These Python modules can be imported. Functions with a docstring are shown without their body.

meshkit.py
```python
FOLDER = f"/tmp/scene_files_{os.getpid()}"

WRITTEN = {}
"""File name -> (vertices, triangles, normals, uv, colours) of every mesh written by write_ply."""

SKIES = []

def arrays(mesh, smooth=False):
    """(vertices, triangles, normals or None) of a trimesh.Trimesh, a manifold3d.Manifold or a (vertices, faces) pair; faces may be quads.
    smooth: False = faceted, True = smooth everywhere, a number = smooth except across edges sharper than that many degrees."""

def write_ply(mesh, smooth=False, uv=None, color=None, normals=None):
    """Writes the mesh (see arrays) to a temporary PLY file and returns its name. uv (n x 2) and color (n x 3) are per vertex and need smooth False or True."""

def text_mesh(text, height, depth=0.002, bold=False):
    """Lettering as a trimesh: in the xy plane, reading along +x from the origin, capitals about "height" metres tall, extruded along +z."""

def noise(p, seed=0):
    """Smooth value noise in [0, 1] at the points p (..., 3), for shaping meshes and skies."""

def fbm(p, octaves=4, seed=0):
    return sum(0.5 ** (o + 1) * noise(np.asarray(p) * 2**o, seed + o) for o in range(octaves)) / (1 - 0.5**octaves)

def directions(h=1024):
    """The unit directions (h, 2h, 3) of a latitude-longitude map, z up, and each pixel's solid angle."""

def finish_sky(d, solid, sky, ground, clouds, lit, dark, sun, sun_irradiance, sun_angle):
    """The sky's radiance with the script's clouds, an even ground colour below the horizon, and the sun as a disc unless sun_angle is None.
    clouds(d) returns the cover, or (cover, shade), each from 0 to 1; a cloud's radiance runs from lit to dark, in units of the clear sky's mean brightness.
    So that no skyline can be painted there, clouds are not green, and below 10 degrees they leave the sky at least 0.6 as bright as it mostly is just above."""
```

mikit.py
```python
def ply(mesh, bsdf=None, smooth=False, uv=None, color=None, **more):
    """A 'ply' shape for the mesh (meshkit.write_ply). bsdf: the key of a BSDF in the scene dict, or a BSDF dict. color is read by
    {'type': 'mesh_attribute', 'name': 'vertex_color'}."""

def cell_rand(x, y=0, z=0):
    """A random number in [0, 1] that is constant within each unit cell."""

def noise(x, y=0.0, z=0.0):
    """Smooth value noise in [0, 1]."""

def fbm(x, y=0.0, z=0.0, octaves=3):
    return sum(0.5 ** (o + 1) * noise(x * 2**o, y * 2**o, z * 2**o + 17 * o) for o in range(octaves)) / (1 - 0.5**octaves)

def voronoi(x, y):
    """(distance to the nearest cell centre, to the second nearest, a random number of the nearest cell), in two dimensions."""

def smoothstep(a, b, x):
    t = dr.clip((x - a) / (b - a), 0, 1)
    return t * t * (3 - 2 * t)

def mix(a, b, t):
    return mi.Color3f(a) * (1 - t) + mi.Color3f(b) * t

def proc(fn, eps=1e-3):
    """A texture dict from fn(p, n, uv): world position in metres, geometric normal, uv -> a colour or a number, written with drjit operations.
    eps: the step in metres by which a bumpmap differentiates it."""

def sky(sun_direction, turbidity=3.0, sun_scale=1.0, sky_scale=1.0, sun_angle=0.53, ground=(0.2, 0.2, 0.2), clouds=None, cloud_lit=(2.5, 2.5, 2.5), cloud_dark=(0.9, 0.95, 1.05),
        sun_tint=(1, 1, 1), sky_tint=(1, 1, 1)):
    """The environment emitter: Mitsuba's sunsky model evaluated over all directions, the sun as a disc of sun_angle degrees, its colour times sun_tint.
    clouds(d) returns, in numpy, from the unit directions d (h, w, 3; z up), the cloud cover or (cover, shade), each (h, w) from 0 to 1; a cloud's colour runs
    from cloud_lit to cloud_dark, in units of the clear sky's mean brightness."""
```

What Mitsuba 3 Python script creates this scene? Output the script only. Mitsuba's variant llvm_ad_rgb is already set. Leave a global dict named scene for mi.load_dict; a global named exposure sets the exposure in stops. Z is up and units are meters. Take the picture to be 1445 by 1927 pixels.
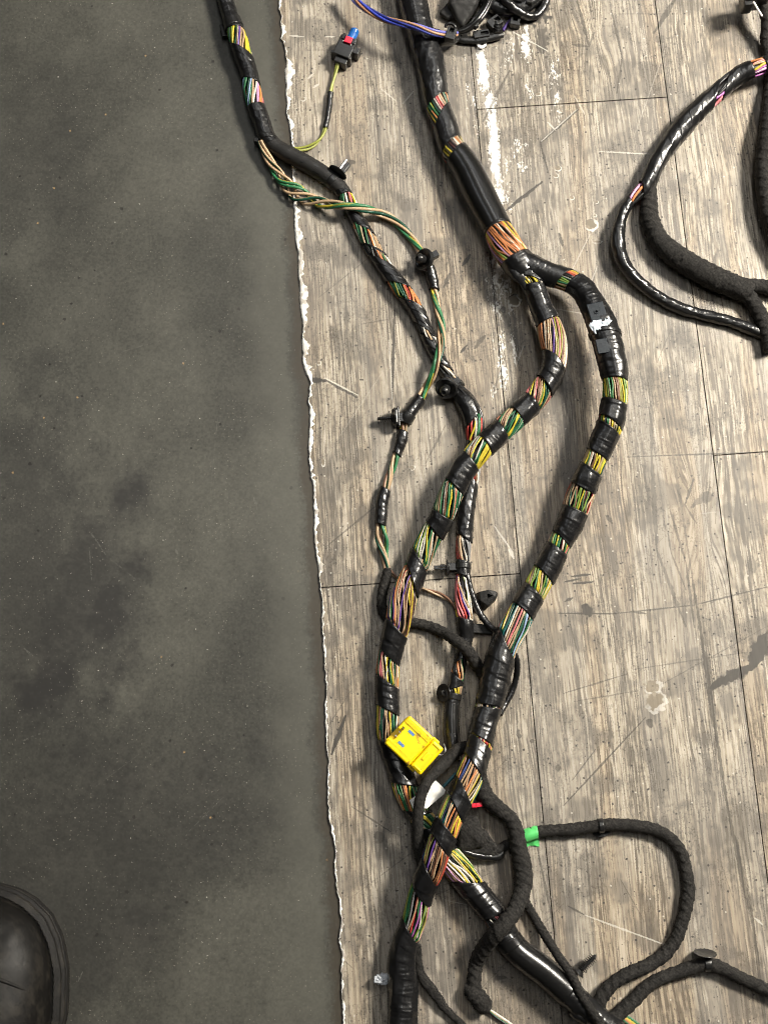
import math, numpy as np, trimesh, drjit as dr, mitsuba as mi, mikit, meshkit
import manifold3d as m3
from shapely.geometry import Polygon, box as sbox
from scipy.interpolate import CubicSpline, PchipInterpolator
from mikit import noise, fbm, voronoi, smoothstep, mix, cell_rand
T4 = mi.ScalarTransform4f
PI = math.pi
scene, labels = {}, {}

# ------------------------------------------------------------------ camera
U = 0.0004                       # metres on the floor covering for one photograph pixel
F, CX, CY = 2300.0, 722.5, 963.5
TILT = math.radians(11.4)
D = F * U
CAM = np.array([0, -D * math.sin(TILT), D * math.cos(TILT)])
FWD = np.array([0, math.sin(TILT), -math.cos(TILT)])
UPV = np.array([0, math.cos(TILT), math.sin(TILT)])
RGT = np.array([1.0, 0, 0])
scene['camera'] = {'type': 'perspective', 'fov': math.degrees(2 * math.atan(963.5 / F)), 'fov_axis': 'y',
                   'near_clip': 0.05, 'far_clip': 60.0,
                   'to_world': T4().look_at(origin=CAM.tolist(), target=(CAM + FWD).tolist(), up=UPV.tolist())}

# ------------------------------------------------------------------ light: ceiling lamps of the workshop
exposure = -0.1


def ceiling_lamp(key, label, pos, aim, sx, sy, rad, group=None):
    to = T4().look_at(origin=pos, target=aim, up=[0, 1, 0.01])
    scene[key + '__diffuser'] = {'type': 'rectangle', 'to_world': to @ T4().scale([sx / 2, sy / 2, 1]),
                                 'emitter': {'type': 'area', 'radiance': {'type': 'rgb', 'value': rad}}}
    b = trimesh.creation.box([sx + 0.04, sy + 0.04, 0.06])
    b.apply_translation([0, 0, -0.033])
    b.apply_transform(np.array(to.matrix, float))
    scene[key + '__housing'] = mikit.ply(b, 'lamp_metal')
    labels[key] = {'label': label, 'category': 'lamp'}


scene['lamp_metal'] = {'type': 'principled', 'base_color': {'type': 'rgb', 'value': [.6, .6, .6]}, 'roughness': .5}
ceiling_lamp('ceiling_lamp', 'bright square work lamp to the right of the cables', [1.18, 0.66, 1.34], [0.05, 0.05, 0], 0.36, 0.36, [204, 191, 168])
ceiling_lamp('ceiling_lamp_001', 'long workshop strip lamp high above the cables', [0.16, 1.15, 2.9], [0.16, 1.15, 0], 0.36, 2.6, [8.0, 7.9, 7.6])
ceiling_lamp('ceiling_lamp_002', 'workshop strip lamp high behind the shoe', [-1.9, 1.2, 3.2], [0, 0, 0], 0.3, 1.3, [5, 5.2, 5.4])
ceiling_lamp('ceiling_lamp_003', 'workshop strip lamp far beyond the cables', [0.8, 3.2, 3.2], [0, 0, 0], 1.5, 0.3, [6, 6, 6])

# ------------------------------------------------------------------ helpers


def W(px, py, z=0.0):
    """The point at height z (m) seen at this pixel of the photograph."""
    r = FWD + (px - CX) / F * RGT - (py - CY) / F * UPV
    return CAM + r * ((z - CAM[2]) / r[2])


def Wn(px, py, z):
    px, py, z = (np.asarray(a, float) for a in (px, py, z))
    r = FWD + ((px - CX) / F)[..., None] * RGT - ((py - CY) / F)[..., None] * UPV
    return CAM + r * ((z - CAM[2]) / r[..., 2])[..., None]


def fresh(key):
    if key not in used:
        used.add(key)
        return key
    i = 1
    while f'{key}_{i:03d}' in used:
        i += 1
    used.add(f'{key}_{i:03d}')
    return f'{key}_{i:03d}'


used = set()


def add(key, mesh, bsdf, smooth=False, color=None, label=None, kind=None):
    key = fresh(key)
    scene[key] = mikit.ply(mesh, bsdf, smooth, color=color)
    if label or kind:
        labels[key] = {}
        if label:
            labels[key]['label'] = label
        if kind:
            labels[key]['kind'] = kind
    return key


def thing(name, label, cat, group=None):
    key = fresh(name)
    labels[key] = {'label': label, 'category': cat}
    if group:
        labels[key]['group'] = group
    return key


def nz(a, b, c=0.0, seed=0):
    a, b = np.broadcast_arrays(np.asarray(a, float), np.asarray(b, float))
    return meshkit.noise(np.stack([a, b, np.full(a.shape, float(c))], -1), seed) - 0.5


class Path:
    """A cable's centre line: rows (x, y, radius[, height of the centre]) in photograph pixels."""

    def __init__(self, pts):
        p = np.array([list(q) + [q[2] + 1.0] * (4 - len(q)) for q in pts], float)
        u = np.concatenate([[0], np.cumsum(np.hypot(*np.diff(p[:, :2], axis=0).T))])
        n = int(u[-1] / 1.5) + 2
        t = np.linspace(0, u[-1], n)
        cs = CubicSpline(u, p[:, :2])
        self.px = cs(t)
        r = PchipInterpolator(u, p[:, 2])(t)
        h = PchipInterpolator(u, p[:, 3])(t) * U
        self.C = Wn(self.px[:, 0], self.px[:, 1], h)
        depth = (self.C - CAM) @ FWD
        self.R = r * depth / F
        self.S = np.concatenate([[0], np.cumsum(np.linalg.norm(np.diff(self.C, axis=0), axis=1))])
        tg = np.gradient(self.C, axis=0)
        tg /= np.linalg.norm(tg, axis=1, keepdims=True)
        self.T = tg
        sd = np.cross([0, 0, 1.0], tg)
        sd /= np.linalg.norm(sd, axis=1, keepdims=True)
        self.side = sd
        self.up = np.cross(tg, sd)
        self.L = self.S[-1]

    def near(self, px, py):
        return self.S[np.argmin(np.hypot(self.px[:, 0] - px, self.px[:, 1] - py))]

    def at(self, s):
        s = np.asarray(s, float)
        sc = np.clip(s, 0, self.L)
        f = lambda A: np.stack([np.interp(sc, self.S, A[:, k]) for k in range(3)], -1)
        tg = f(self.T)
        return f(self.C) + tg * (s - sc)[..., None], np.interp(sc, self.S, self.R), f(self.side), f(self.up), tg


def grid_faces(n, m, off=0):
    i, j = np.meshgrid(np.arange(n - 1), np.arange(m), indexing='ij')
    j2 = (j + 1) % m
    a, b, c, d = i * m + j, i * m + j2, (i + 1) * m + j2, (i + 1) * m + j
    f = np.stack([a, b, c, a, c, d], -1).reshape(-1, 3) + off
    return f


def skin(path, s0, s1, sh0=0.0, sh1=0.0, bump=None, grow=0.8, mul=1.0, nth=36, ds=1.9, lip=1.3, flat=0.0):
    """A wrap round the cable from s0 to s1 (m) with slanted ends; bump(a, b, theta) in px."""
    n = max(4, int((s1 - s0) / U / ds) + 1)
    t = np.linspace(0, 1, n)
    th = np.arange(nth) / nth * 2 * PI
    tt, TH = np.meshgrid(t, th, indexing='ij')
    _, Rm, *_ = path.at(np.array([(s0 + s1) / 2]))
    c = np.cos(TH) * Rm[0]
    S = (s0 + sh0 * c) * (1 - tt) + (s1 + sh1 * c) * tt
    P, R, sd, up, tg = path.at(S)
    r = R * mul + grow * U
    if bump is not None:
        r = r + U * bump(S / U, TH * R / U, TH)
    rr = [r[:1] - lip * U, r, r[-1:] - lip * U]
    r = np.concatenate(rr)
    ix = np.concatenate([[0], np.arange(n), [n - 1]])
    P, sd, up, TH = P[ix], sd[ix], up[ix], TH[ix]
    V = P + r[..., None] * (np.cos(TH)[..., None] * sd + np.sin(TH)[..., None] * up * (1 - flat))
    f = grid_faces(n + 2, nth)
    return trimesh.Trimesh(V.reshape(-1, 3), f, process=False)


def strand(P, radius, nseg=7, side=None):
    """A round wire along the points P (n, 3)."""
    tg = np.gradient(P, axis=0)
    tg /= np.linalg.norm(tg, axis=1, keepdims=True) + 1e-15
    a = np.cross(tg, [0, 0, 1.0])
    a /= np.linalg.norm(a, axis=1, keepdims=True) + 1e-15
    b = np.cross(a, tg)
    th = np.arange(nseg) / nseg * 2 * PI
    rad = np.broadcast_to(radius, (len(P),))
    V = P[:, None] + rad[:, None, None] * (np.cos(th)[None, :, None] * a[:, None] + np.sin(th)[None, :, None] * b[:, None])
    f = grid_faces(len(P), nseg)[:, ::-1]
    caps = []
    for base, o in ((0, 1), ((len(P) - 1) * nseg, -1)):
        for k in range(1, nseg - 1):
            caps.append([base, base + k, base + k + 1][::o])
    return trimesh.Trimesh(V.reshape(-1, 3), np.vstack([f, caps]), process=False)


COL = {'g': (.028, .145, .06), 'd': (.008, .062, .036), 'l': (.17, .27, .05), 'y': (.54, .43, .04), 't': (.42, .295, .18), 'n': (.17, .085, .05),
       'o': (.54, .205, .075), 'r': (.44, .05, .04), 'p': (.62, .19, .20), 'w': (.62, .58, .50), 'e': (.25, .25, .25), 'k': (.02, .02, .02),
       'b': (.03, .055, .19), 'c': (.26, .36, .52), 'v': (.11, .05, .24), 'i': (.50, .28, .45), 'z': (.30, .30, .06), 'q': (.015, .11, .11), 'm': (.38, .12, .36)}
STRIPE = {'g': 'twky', 'd': 'twkg', 'l': 'kwg', 'y': 'yykg', 't': 'ntgr', 'n': 'twpk', 'o': 'notk', 'r': 'rkw', 'p': 'pkg', 'w': 'wgnk', 'z': 'wyk', 'v': 'vwk', 'i': 'wkn', 'q': 'wkt', 'b': 'wbk', 'c': 'bw', 'k': 'kkw', 'e': 'kw', 'm': 'wm'}


def wire_colors(rng, ch, n, nseg, p=0.4):
    base = np.array(COL[ch]) * rng.uniform(.85, 1.12)
    c = np.tile(base, (n, nseg, 1))
    if rng.random() < p and ch in STRIPE:
        s = np.array(COL[rng.choice(list(STRIPE[ch]))])
        k0, tw = rng.integers(0, nseg), rng.uniform(-.06, .06)
        k = (k0 + (np.arange(n) * tw).astype(int)) % nseg
        c[np.arange(n), k] = s
        c[np.arange(n), (k + 1) % nseg] = s
    dirt = 1 - .25 * np.clip(nz(np.arange(n) * .15, rng.uniform(0, 90)) * 2, 0, 1)
    return (c * dirt[:, None, None]).reshape(-1, 3)


def wire_window(key, path, s0, s1, sh0, sh1, cols, rng, wr=1.6, twist=0.25, ext=9.0, wild=1.0, bulge=1.4, stripe=.4, many=False):
    """The wires seen where the tape leaves the bundle bare; the ones below are one joined mesh."""
    mid = (s0 + s1) / 2
    _, Rm, *_ = path.at(np.array([mid]))
    Rm = Rm[0]
    w = wr * U
    e0, e1 = abs(sh0) * Rm + ext * U, abs(sh1) * Rm + ext * U
    n = max(6, int((s1 - s0 + e0 + e1) / U / 3.2))
    s = np.linspace(s0 - e0, s1 + e1, n)
    P, R, sd, up, _ = path.at(s)
    ring = Rm - w
    N = max(5, int(2 * PI * ring / (2 * w) * 0.97))
    hidden, hcol = [], []
    t = (s - s[0]) / (s[-1] - s[0])
    for k in range(N):
        th0 = k / N * 2 * PI + rng.uniform(-.08, .08)
        across = (math.cos(th0) + 1) / 2
        th = th0 - (twist + rng.normal(0, .06) * wild) * (s - mid) / ring + wild * nz(s / U / 26, k * 7.3, rng.uniform(0, 99)) * 3.4 * w / ring
        rr = R - w - U * rng.uniform(0, .8) + bulge * U * np.sin(PI * t) + wild * .9 * U * nz(s / U / 18, k * 3.1, rng.uniform(0, 99))
        c_ = math.cos(th0) * Rm
        q0, q1 = s0 + sh0 * c_, s1 + sh1 * c_
        ins = np.clip((s - q0) / (5 * U) + .6, 0, 1) * np.clip((q1 - s) / (5 * U) + .6, 0, 1)
        rr = rr - 4.2 * U * (1 - ins * ins * (3 - 2 * ins))
        pts = P + rr[:, None] * (np.cos(th)[:, None] * sd + np.sin(th)[:, None] * up)
        wrad = w * rng.uniform(.86, 1.1)
        m = strand(pts, wrad)
        top = math.sin(th0) > (.66 if many else -.12) and (not many or (s1 - s0) > 15 * U)
        if top:
            ch = cols[min(len(cols) - 1, max(0, int(across * len(cols) + rng.uniform(-.25, .25))))]
            add(key + '__wire', m, 'wire_plastic', True, wire_colors(rng, ch, n, 7, stripe))
        else:
            ch = cols[rng.integers(0, len(cols))]
            hidden.append(m)
            hcol.append(wire_colors(rng, ch, n, 7, stripe))
    return hidden, hcol


def pvc(rng, turn=26.0, slant=0.5, lump=1.0):
    """Wrinkled glossy tape: turns that step, wires showing through, creases."""
    sd = int(rng.integers(0, 9999))
    o = rng.uniform(0, 500)

    nf = int(rng.integers(8, 12))
    ph = rng.uniform(0, 6)

    def f(a, b, th):
        w = 2 * PI / nf
        pa = (th + ph + 1.6 * nz(a / 70, 3.3, 1.1, sd)) % w - w / 2
        Rp = np.median(b / np.maximum(th, .05))
        facet = .85 * Rp * (math.cos(w / 2) / np.cos(pa) - 1) + .03 * Rp
        q = (a - slant * 14 * np.cos(th) + o + 5 * nz(b / 20, a / 60, 3, sd)) / turn
        saw = (q - np.floor(q))
        ridge = 1.3 * nz(b / 8.5 + a / 90, a / 55, 1.7, sd)
        fold = np.abs(nz((a * .8 + b * .55) / 13, (b - a * .4) / 26, 5.1, sd)) * 2.3
        fine = .9 * nz(a / 2.6, b / 34, 7.7, sd) + .22 * nz((a + b) / 4.5, (a - b) / 13, 2.2, sd)
        big = 1.4 * nz(a / 24, b / 26, 9.3, sd)
        return facet + .65 * saw + (ridge + fold + big) * lump + fine * (0.7 + .3 * lump)
    return f


def cloth(rng, turn=19.0, slant=0.8, amp=1.0):
    sd = int(rng.integers(0, 9999))
    o = rng.uniform(0, 500)

    def f(a, b, th):
        q = (a - slant * 10 * np.cos(th) + o + 5 * nz(b / 20, a / 60, 3, sd)) / turn
        saw = (q - np.floor(q))
        return amp * (1.5 * saw ** 2 + 1.8 * nz(a / 20, b / 16, 1, sd) + .6 * nz(a / 2.6, b / 2.8, 2, sd) + .8 * nz((a + b * .6) / 3.4, (b - a * .6) / 16, 4, sd))
    return f


def cable(key, path, windows, seed, bare=(), turn=26.0, lump=1.0, wr=1.6, core=True, start=None, end=None, slant=None, tape='tape_wrap', mat='pvc_tape', grow=.8, split=400, many=False):
    """The core of a bundle, its bare windows with wires, and the tape in between. bare: stretches (s0, s1) that carry something else."""
    rng = np.random.default_rng(seed)
    hid, hcol, spans = [], [], []
    ws = []
    for w in windows:
        px, py, ln, sh0, sh1, cols = w[:6]
        o = w[6] if len(w) > 6 else {}
        s = path.near(px, py)
        ws.append((s - ln * U / 2, s + ln * U / 2, sh0, sh1, cols, o))
    ws.sort(key=lambda q: q[0])
    ws = [(a - rng.uniform(-2, 3) * U, b + rng.uniform(-2, 3) * U, c + rng.uniform(-.16, .16), d + rng.uniform(-.16, .16), e, f) if b - a > 15 * U else (a, b, c, d, e, f) for a, b, c, d, e, f in ws]
    for s0, s1, sh0, sh1, cols, o in ws:
        h, hc = wire_window(key, path, s0, s1, sh0, sh1, cols, rng, **{'wr': wr, 'many': many, **o})
        hid += h
        hcol += hc
    cr = skin(path, 0, path.L, mul=.70, grow=-1.0, nth=16, ds=4)
    scene[key] = mikit.ply(cr, 'wire_plastic', True, color=np.tile([.012, .010, .010], (len(cr.vertices), 1)))
    if hid:
        add(key + '__strands', trimesh.util.concatenate(hid), 'wire_plastic', True, np.vstack(hcol), kind='stuff')
    used.add(key)
    edges = [(start if start is not None else 0.0, 0.0)]
    stops = [(q[0], q[2], q[1], q[3]) for q in ws] + [(b[0], 0, b[1], 0) for b in bare]
    stops.sort()
    at, sh = edges[0]
    for a, sa, b, sb in stops:
        if a > at + 2 * U:
            spans.append((at, a, sh, sa))
        at, sh = b, sb
    fin = end if end is not None else path.L
    if fin > at + 2 * U:
        spans.append((at, fin, sh, 0.0))
    for a, b, sa, sb in spans:
        k = max(1, int(round((b - a) / U / split)))
        for i in range(k):
            a1, b1 = a + (b - a) * i / k, a + (b - a) * (i + 1) / k
            s1 = sa if i == 0 else .4
            s2 = sb if i == k - 1 else .4
            bump = pvc(rng, turn, .6 if slant is None else slant, lump) if mat == 'pvc_tape' else cloth(rng, turn)
            add(key + '__' + tape, skin(path, a1, b1, s1, s2, bump, grow=grow + .15 * i, lip=1.6), mat, True)


def plain_cable(key, path, seed, mat='fleece_tape', turn=19.0, nth=36, amp=1.0, s0=0.0, s1=None, flat=0.0, grow=0.0, sub=None, ds=1.7):
    rng = np.random.default_rng(seed)
    bump = cloth(rng, turn, amp=amp) if mat == 'fleece_tape' else pvc(rng, turn, .6, amp)
    m = skin(path, s0, path.L if s1 is None else s1, 0, 0, bump, grow=grow, nth=nth, ds=ds, lip=0.3, flat=flat)
    # close the ends
    n = len(m.vertices)
    v = np.vstack([m.vertices, m.vertices[:nth].mean(0), m.vertices[-nth:].mean(0)])
    j = np.arange(nth)
    f = np.vstack([m.faces, np.stack([j * 0 + n, (j + 1) % nth, j], 1), np.stack([j * 0 + n + 1, n - nth + j, n - nth + (j + 1) % nth], 1)])
    k = add(key, trimesh.Trimesh(v, f, process=False), mat, True)
    if mat == 'fleece_tape':
        n_ = int((path.L / U) * 1.6)
        i_ = rng.integers(0, n, n_)
        m.fix_normals
        nr = np.array(trimesh.Trimesh(m.vertices, m.faces, process=False).vertex_normals)[i_]
        p0 = np.array(m.vertices)[i_]
        tg = rng.normal(0, 1, (n_, 3))
        tip = p0 + (nr * rng.uniform(.6, 2.6, (n_, 1)) + tg * .9) * U
        sd_ = np.cross(tip - p0, rng.normal(0, 1, (n_, 3)))
        sd_ *= .34 * U / (np.linalg.norm(sd_, axis=1, keepdims=True) + 1e-12)
        o_ = np.cross(sd_, tip - p0)
        o_ *= .34 * U / (np.linalg.norm(o_, axis=1, keepdims=True) + 1e-12)
        vv = np.stack([p0 + sd_, p0 - sd_, p0 + o_, tip], 1).reshape(-1, 3)
        b_ = np.arange(n_)[:, None] * 4
        ff = (b_[:, :, None] + np.array([[0, 1, 3], [1, 2, 3], [2, 0, 3]])[None]).reshape(-1, 3)
        fz = k + '__fuzz' if k.count('__') < 2 else k.rsplit('__', 1)[0] + '__fuzz'
        add(fz, trimesh.Trimesh(vv, ff, process=False), mat, False, kind='stuff')
    return k


def frame(px, py, h, tox, toy, toh=None, roll=0.0):
    """4x4 from local px units (y towards (tox, toy), z up) to the world."""
    o = W(px, py, h * U)
    q = W(tox, toy, (h if toh is None else toh) * U)
    y = (q - o) / np.linalg.norm(q - o)
    x = np.cross(y, [0, 0, 1.0])
    x /= np.linalg.norm(x)
    z = np.cross(x, y)
    c, s = math.cos(math.radians(roll)), math.sin(math.radians(roll))
    x, z = c * x + s * z, c * z - s * x
    M = np.eye(4)
    sc = U * ((o - CAM) @ FWD) / D
    M[:3, 0], M[:3, 1], M[:3, 2], M[:3, 3] = x * sc, y * sc, z * sc, o
    return M


def put(mesh, M):
    if hasattr(mesh, 'to_mesh'):
        q = mesh.to_mesh()
        mesh = trimesh.Trimesh(q.vert_properties[:, :3], q.tri_verts, process=False)
    mesh = mesh.copy()
    mesh.apply_transform(M)
    return mesh


def rbox(sx, sy, sz, r=1.0, at=(0, 0, 0), seg=12):
    s = m3.Manifold.sphere(r, seg)
    hs = [s.translate([i * (sx / 2 - r), j * (sy / 2 - r), k * (sz / 2 - r)]) for i in (-1, 1) for j in (-1, 1) for k in (-1, 1)]
    return m3.Manifold.batch_hull(hs).translate(list(at))


def lathe(prof, seg=28):
    return trimesh.creation.revolve(np.array(prof, float), sections=seg)


YZ = np.array([[1, 0, 0, 0], [0, 0, 1, 0], [0, -1, 0, 0], [0, 0, 0, 1.0]])   # lathe axis z -> local y

# ------------------------------------------------------------------ materials


def rgb(*c):
    return {'type': 'rgb', 'value': list(c)}


def two(b):
    return {'type': 'twosided', 'bsdf': b}


scene['wire_plastic'] = two({'type': 'principled', 'base_color': {'type': 'mesh_attribute', 'name': 'vertex_color'}, 'roughness': .38, 'specular': .45})
scene['pvc_tape'] = two({'type': 'principled', 'base_color': rgb(.009, .009, .0095), 'roughness': .29, 'specular': .6})
scene['black_plastic'] = two({'type': 'principled', 'base_color': rgb(.013, .013, .013), 'roughness': .30, 'specular': .5})
scene['sleeve_plastic'] = two({'type': 'principled', 'base_color': rgb(.009, .009, .009), 'roughness': .25, 'specular': .5})


def fleece_fn(p, n, uv):
    x, y, z = p.x / U, p.y / U, p.z / U
    q = .5 * noise(x / 1.7, y / 1.7, z / 1.7) + .5 * noise((x + y) / 2.2, (x - y) / 7, z / 3)
    return mix(mi.Color3f(.009, .0085, .008), mi.Color3f(.030, .028, .0255), smoothstep(.25, .8, q))


scene['fleece_tape'] = two({'type': 'principled', 'base_color': mikit.proc(fleece_fn), 'roughness': .85, 'specular': .25, 'sheen': .35, 'sheen_tint': .2})
scene['matte_black'] = two({'type': 'principled', 'base_color': rgb(.016, .0155, .015), 'roughness': .6, 'specular': .35})
scene['grey_plastic'] = two({'type': 'principled', 'base_color': rgb(.013, .018, .024), 'roughness': .5, 'specular': .3})
scene['steel'] = two({'type': 'roughconductor', 'material': 'Al', 'alpha': .25})
scene['blue_plastic'] = two({'type': 'principled', 'base_color': rgb(.01, .10, .36), 'roughness': .18, 'specular': .5, 'clearcoat': .5})
scene['red_plastic'] = two({'type': 'principled', 'base_color': rgb(.75, .02, .05), 'roughness': .3})
scene['white_label'] = two({'type': 'principled', 'base_color': rgb(.74, .73, .69), 'roughness': .6})
scene['silver_tape'] = two({'type': 'principled', 'base_color': rgb(.50, .53, .57), 'roughness': .35, 'specular': .5})
scene['white_glue'] = two({'type': 'principled', 'base_color': rgb(.55, .62, .68), 'roughness': .3, 'spec_trans': 0.0})
scene['green_tape'] = two({'type': 'principled', 'base_color': rgb(.10, .56, .15), 'roughness': .5})
scene['blue_print'] = two({'type': 'principled', 'base_color': rgb(.09, .20, .42), 'roughness': .5})


def yellow_fn(p, n, uv):
    x, y, z = p.x / U, p.y / U, p.z / U
    d = smoothstep(.60, .78, fbm(x / 7, y / 7, z / 7)) * smoothstep(.45, .7, noise(x / 21, y / 21, z / 21))
    return mix(mi.Color3f(.86, .63, .003), mi.Color3f(.40, .22, .02), dr.minimum(d * 1.1, .95))


scene['yellow_plastic'] = two({'type': 'principled', 'base_color': mikit.proc(yellow_fn), 'roughness': .38, 'specular': .45})

# seams of the plank pattern: parallel lines on the floor that run to one far point
_v = FWD + (-100 - CX) / F * RGT - (-10400 - CY) / F * UPV
AX = np.array([_v[0], _v[1]]) / np.hypot(_v[0], _v[1])       # along the planks
AC = np.array([AX[1], -AX[0]])                               # across, to the right


def vu(px, py):
    q = W(px, py)[:2] / U
    return float(q @ AC), float(q @ AX)


SEAM_B = vu(958, 862)[0]
SEAM_C = vu(1291, 464)[0]
PW = SEAM_C - SEAM_B
A0, A1, B0, B1 = (float(q) for q in (*AC, *AX))

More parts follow.
